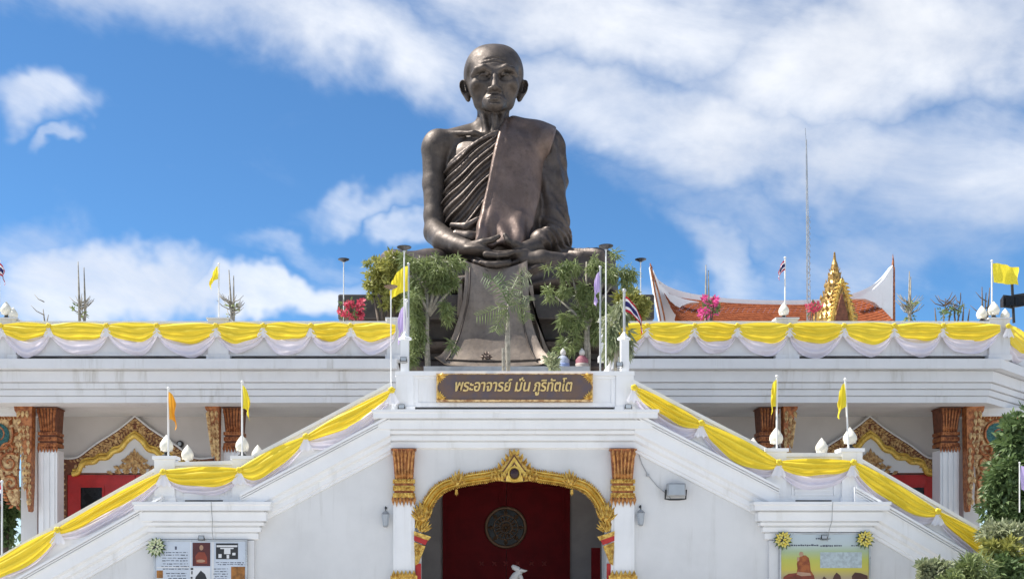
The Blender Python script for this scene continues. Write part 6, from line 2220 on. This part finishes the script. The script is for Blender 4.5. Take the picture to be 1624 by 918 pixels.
# palm before the hanging cloth
Yq = 5.0
pm = thing('young_palm', 'slim young palm in front of the hanging bronze cloth', 'palm', tuple(W(805, 640, Yq)))
mb = MB(); mb.tube([W(806, 660, Yq), W(806, 585, Yq), W(805, 540, Yq), W(806, 500, Yq), W(806, 478, Yq)], [0.06, 0.06, 0.075, 0.035, 0.02], 8); mb.build('trunk', PALEBARK, pm, smooth=True)
def frond(pts, mleaf, ll, nm='frond', gp=0.085, parent=pm):
    pts = [Vector(p) for p in pts]
    sp_ = []
    for i in range(len(pts) - 1):
        for k in range(8):
            sp_.append(pts[i].lerp(pts[i + 1], k / 8))
    sp_.append(pts[-1])
    mb = MB()
    mb.tube(sp_, [0.02 * (1 - 0.7 * i / len(sp_)) for i in range(len(sp_))], 5)
    n = len(sp_)
    for i in range(2, n):
        t = (sp_[i] - sp_[i - 1]).normalized()
        s1 = t.cross(Vector((0, -1, 0))).normalized()
        if i % 2:
            continue
        l_ = ll * (0.5 + math.sin(PI * min(1, (i / n) * 0.85 + 0.1)) * 0.6)
        for sg in (-1, 1):
            b_ = sp_[i]
            tip = b_ + s1 * sg * l_ * 0.85 + t * l_ * 0.45 + Vector((random.uniform(-0.02, 0.02), random.uniform(-0.06, 0.06), -l_ * 0.35))
            mb.leaf3(b_, tip, 0.034, (0, -1, 0.3))
    mb.tint = [random.random() for _ in mb.f]
    mb.build(nm, mleaf, parent)
A_ = W(806, 478, Yq)
for pts, m in ((((806, 482), (797, 462), (782, 444), (768, 438)), LEAFD), (((806, 480), (812, 458), (822, 438), (834, 428)), LEAFP), (((806, 486), (792, 486), (775, 494), (757, 500)), LEAFG),
               (((806, 484), (820, 482), (832, 492), (838, 504)), LEAFG), (((806, 480), (806, 462), (800, 448), (790, 436)), LEAFD), (((806, 484), (815, 470), (828, 468), (840, 476)), LEAFP), (((806, 490), (798, 498), (790, 512), (786, 524)), LEAFG), (((806, 482), (816, 452), (826, 442), (840, 440)), LEAFP)):
    frond([W(x, y, Yq - 0.2 * (i % 2)) for i, (x, y) in enumerate(pts)], m, 0.3)
bp = thing('young_palm', 'bare brown stake beside the young palm', 'stake', tuple(W(799, 640, Yq - 0.1)))
bp.name = 'plant_stake'
mb = MB(); mb.tube([W(799, 650, Yq - 0.2), W(798, 552, Yq - 0.2)], [0.055, 0.045], 7); mb.build('post', PALEBARK, bp)
# small pot plant by the balcony
sh = thing('potted_shrub', 'small light green shrub behind the balcony rail, right of the hanging cloth', 'shrub', tuple(W(877, 600, 3.0)))
crown('crown', [bw(877, 575, 3.0, 10, 16, 0.3)], 260, 0.16, 0.07, LEAFP, sh, 0.1, 0.5)
limbs(sh, W(877, 610, 3.0), [W(874, 575, 3.0), W(881, 570, 3.0)], 0.02, PALEBARK, 'stem')
# two cloth-draped figures on the terrace by the right tree
for px, m1, m2, lab in ((893, mat('pale_blue_cloth', (0.36, 0.40, 0.50), 0.7), mat('blue_print_cloth', (0.25, 0.32, 0.55), 0.7), 'blue and white draped shrine figure under the right leafy tree'), (923, mat('pink_print_cloth', (0.30, 0.10, 0.13), 0.7), mat('faded_cream_cloth', (0.42, 0.36, 0.32), 0.7), 'pink and cream draped shrine figure under the right leafy tree')):
    b = W(px, 592, 9.3)
    f = thing('shrine_figure', lab, 'figurine', tuple(b), 'draped shrine figures beside the statue')
    mb = MB(); mb.lathe(b, [(0.26, -0.3), (0.24, 0.05), (0.19, 0.25), (0.2, 0.42), (0.12, 0.52), (0.05, 0.56)], 10); mb.build('robe', m1, f, smooth=True)
    mb = MB(); mb.lathe((b.x, b.y, b.z + 0.1), [(0.25, 0), (0.235, 0.08), (0.205, 0.15), (0.21, 0.2)], 10); mb.build('sash', m2, f, smooth=True)
    mb = MB(); mb.ball((b.x, b.y, b.z + 0.64), (0.09, 0.09, 0.115), 10, 7); mb.ball((b.x, b.y, b.z + 0.75), 0.035, 8, 5); mb.build('head', STAT, f, smooth=True)
# pale grey rail at the foot of the pedestal
lr = thing('ledge_rail', 'low grey ledge along the foot of the pedestal behind the name board', 'ledge', (0, 9.1, 7.5))
mb = MB(); p0, p1 = W(672, 581, 9.05), W(935, 581, 9.05); mb.box(p0.x, p1.x, 9.0, 9.2, 7.502, p0.z); mb.build('rail', GREYM, lr)


# bare frangipani-like stems with ribbons along the terrace
def bare_plant(px, ybot, ytop, label, n=3, spread=8, Y=None, tuft=14, leaf=None, lm=LEAFG):
    Y = Y or YF + 1.0
    b = W(px, ybot, Y)
    b.z = FZ + 0.02
    rt = thing('bare_plant', label, 'plant', tuple(b), 'potted plants along the terrace')
    mb = MB()
    mb.lathe(b, [(0.22, 0), (0.3, 0.4), (0.33, 0.45), (0.28, 0.46)], 12); mb.build('pot', COPPER, rt, smooth=True, angle=40)
    mb = MB()
    for i in range(n):
        t = W(px + spread * (i / max(1, n - 1) - 0.4) + random.uniform(-1, 1), ytop + (i * 9) % 17, Y)
        mid = b.lerp(t, 0.55) + Vector((random.uniform(-0.06, 0.06), random.uniform(-0.1, 0.1), 0))
        mb.tube([b + Vector((0, 0, 0.3)), mid, t], [0.06, 0.04, 0.012], 6)
    for i in range(tuft):
        a = random.uniform(0, 2 * PI)
        z0 = W(px, 500 - random.uniform(0, 22), Y).z
        s0 = Vector((b.x + random.uniform(-0.05, 0.05), b.y, z0))
        mb.tube([s0, s0 + Vector((math.cos(a) * 0.22, math.sin(a) * 0.2, 0.1)), s0 + Vector((math.cos(a) * 0.38, math.sin(a) * 0.3, 0.26))], [0.018, 0.014, 0.006], 5)
    mb.build('stem', PALEBARK if n < 3 else BARK, rt, smooth=True)
    if leaf:
        crown('crown', [bw(px, 495, Y, 12, 12, 0.4)], leaf, 0.14, 0.06, lm, rt, 0.2, 0.3)
    return rt


bare_plant(128, 500, 415, 'bare forked stems standing on the left part of the terrace', 2, 9, tuft=16, leaf=30)
bare_plant(366, 500, 428, 'bare leaning stem just right of the small yellow flag', 2, 6, tuft=22, leaf=40)
bare_plant(71, 500, 490, 'short bare stub of a plant near the left end of the terrace', 2, 9, tuft=2)
bare_plant(1443, 500, 430, 'spiky bare plant right of the orange roof', 2, 4, tuft=34, leaf=70)
bare_plant(1563, 500, 455, 'thin bare stems beside the right corner finials', 3, 12, tuft=4)
bare_plant(1498, 500, 488, 'low row of dry stems on the right terrace', 4, 40, tuft=12, leaf=40, lm=LEAFD)
bare_plant(1522, 500, 480, 'curling dry sprigs between the spiky plant and the corner finials', 4, 26, tuft=8, leaf=30, lm=LEAFD)
bare_plant(1121, 500, 420, 'tall thin stem rising from the magenta bougainvillea', 2, 3, Y=YF + 2.2, tuft=3)
for px, py, rx, ry, m, lab, n in ((1126, 486, 15, 17, PETALM, 'magenta bougainvillea before the orange roof', 520), (556, 492, 24, 14, PETALR, 'crimson bougainvillea before the dark pedestal', 620), (1290, 487, 14, 7, PETALR, 'small red bougainvillea at the foot of the gilded spire', 160)):
    b = W(px, 505, YF + 1.4); b.z = FZ + 0.02
    rt = thing('bougainvillea', lab, 'bougainvillea', tuple(b), 'flowering shrubs along the terrace')
    bl_ = [bw(px + random.uniform(-1, 1) * rx * 0.75, py + random.uniform(-1, 0.8) * ry * 0.8, YF + 1.4 + random.uniform(-0.3, 0.3), rx * random.uniform(0.22, 0.42), ry * random.uniform(0.22, 0.42), 0.3) for _ in range(9)]
    crown('flowers', bl_, n, 0.10, 0.08, m, rt, 0.1, 0.2)
    crown('leaves', bl_[:6] + [bw(px, py + ry * 0.3, YF + 1.4, rx * 0.8, ry * 0.7, 0.4)], n // 3, 0.13, 0.06, LEAFD, rt, 0.1, 0.2)
    limbs(rt, b, [W(px - rx * 0.4, py, YF + 1.4), W(px + rx * 0.4, py - ry * 0.4, YF + 1.4), W(px, py - ry * 0.6, YF + 1.4)], 0.04, BARK, 'stem')
    mb = MB(); mb.lathe(b, [(0.25, 0), (0.33, 0.4), (0.36, 0.5), (0.3, 0.51)], 12); mb.build('pot', COPPER, rt, smooth=True, angle=40)

# trees and bushes at the right foot of the stairs
Yb = 1.2
bt = thing('broad_tree', 'dense dark green tree at the right edge beside the stairs', 'tree', tuple(W(1612, 1000, 3.4)))
limbs(bt, Vector((W(1625, 0, 3.4).x, 3.4, 0)), [W(1600, 760, 3.4), W(1640, 720, 3.4), W(1660, 800, 3.4), W(1605, 700, 3.4)], 0.18, BARK)
crown('crown', [bw(1612, 700, 3.4, 26, 40), bw(1600, 760, 3.4, 36, 44), bw(1630, 760, 3.4, 40, 60), bw(1585, 805, 3.4, 30, 34), bw(1640, 680, 3.4, 34, 40), bw(1620, 830, 3.4, 50, 40)], 11000, 0.19, 0.09, LEAFD, bt, 0.25, 0.2)
lt = thing('broad_tree', 'dark leafy tree behind the foot of the left stairs', 'tree', (W(2, 0, 12).x, 12, 0))
limbs(lt, (W(2, 0, 12).x, 12, 0), [W(0, 790, 12), W(16, 770, 12), W(-20, 760, 12)], 0.15, BARK)
crown('crown', [bw(5, 790, 12, 26, 40), bw(-20, 770, 12, 30, 50), bw(14, 820, 12, 16, 26), bw(0, 840, 12, 24, 22), bw(-30, 800, 12, 30, 40)], 4200, 0.26, 0.14, LEAFD, lt, 0.25, 0.2)
for (px, py, rx, ry, m, Y, n, lab, L_, w_) in ((1592, 842, 38, 15, LEAFP, -1.0, 2600, 'light green bush over the lower end of the right stair rail', 0.15, 0.05), (1585, 872, 34, 18, LEAFY, -1.4, 1500, 'yellow-leaved bush near the bottom right', 0.14, 0.06),
                                             (1478, 905, 26, 24, LEAFP, -2.2, 2200, 'pale variegated bush at the bottom, right of the painted poster', 0.11, 0.06), (1540, 905, 30, 28, LEAFG, -2.0, 2400, 'feathery grey-green bush at the bottom right', 0.18, 0.028), (1600, 905, 30, 22, LEAFD, -1.8, 1600, 'dark green bush in the bottom right corner', 0.14, 0.07), (1515, 920, 22, 14, LEAFG, -2.6, 900, 'low yellow-green bush between the variegated and feathery bushes', 0.11, 0.06)):
    b = W(px, 1010, Y); b.z = 0.0
    rt = thing('garden_bush', lab, 'bush', tuple(b), 'bushes at the foot of the right stairs')
    zc = W(px, py, Y).z
    crown('crown', [bw(px, py, Y, rx, ry, rx * 0.012), bw(px + rx * 0.2, py + ry * 0.7, Y, rx * 0.9, ry, rx * 0.012), bw(px - rx * 0.3, py - ry * 0.3, Y, rx * 0.5, ry * 0.6, rx * 0.008)], n, L_, w_, m, rt, 0.15, 0.45)
    limbs(rt, b, [W(px - rx * 0.5, py, Y), W(px + rx * 0.5, py, Y), W(px, py - ry * 0.5, Y), W(px - rx * 0.2, py - ry * 0.4, Y)], 0.03, BARK, 'stem')

# far woodland round the temple grounds, read as one mass
fw = []
for i in range(46):
    x = -130 + i * 5.6 + random.uniform(-1.5, 1.5)
    yy_ = 75 + random.uniform(-6, 8)
    hgt = random.uniform(2.2, 3.6)
    fw.append((x, yy_, hgt * 0.9, 3.6, 2.5, hgt))
o = crown('far_wood', fw, 16000, 0.75, 0.42, LEAFD, None, 0.2, 0.2)
tag(o, kind='stuff')
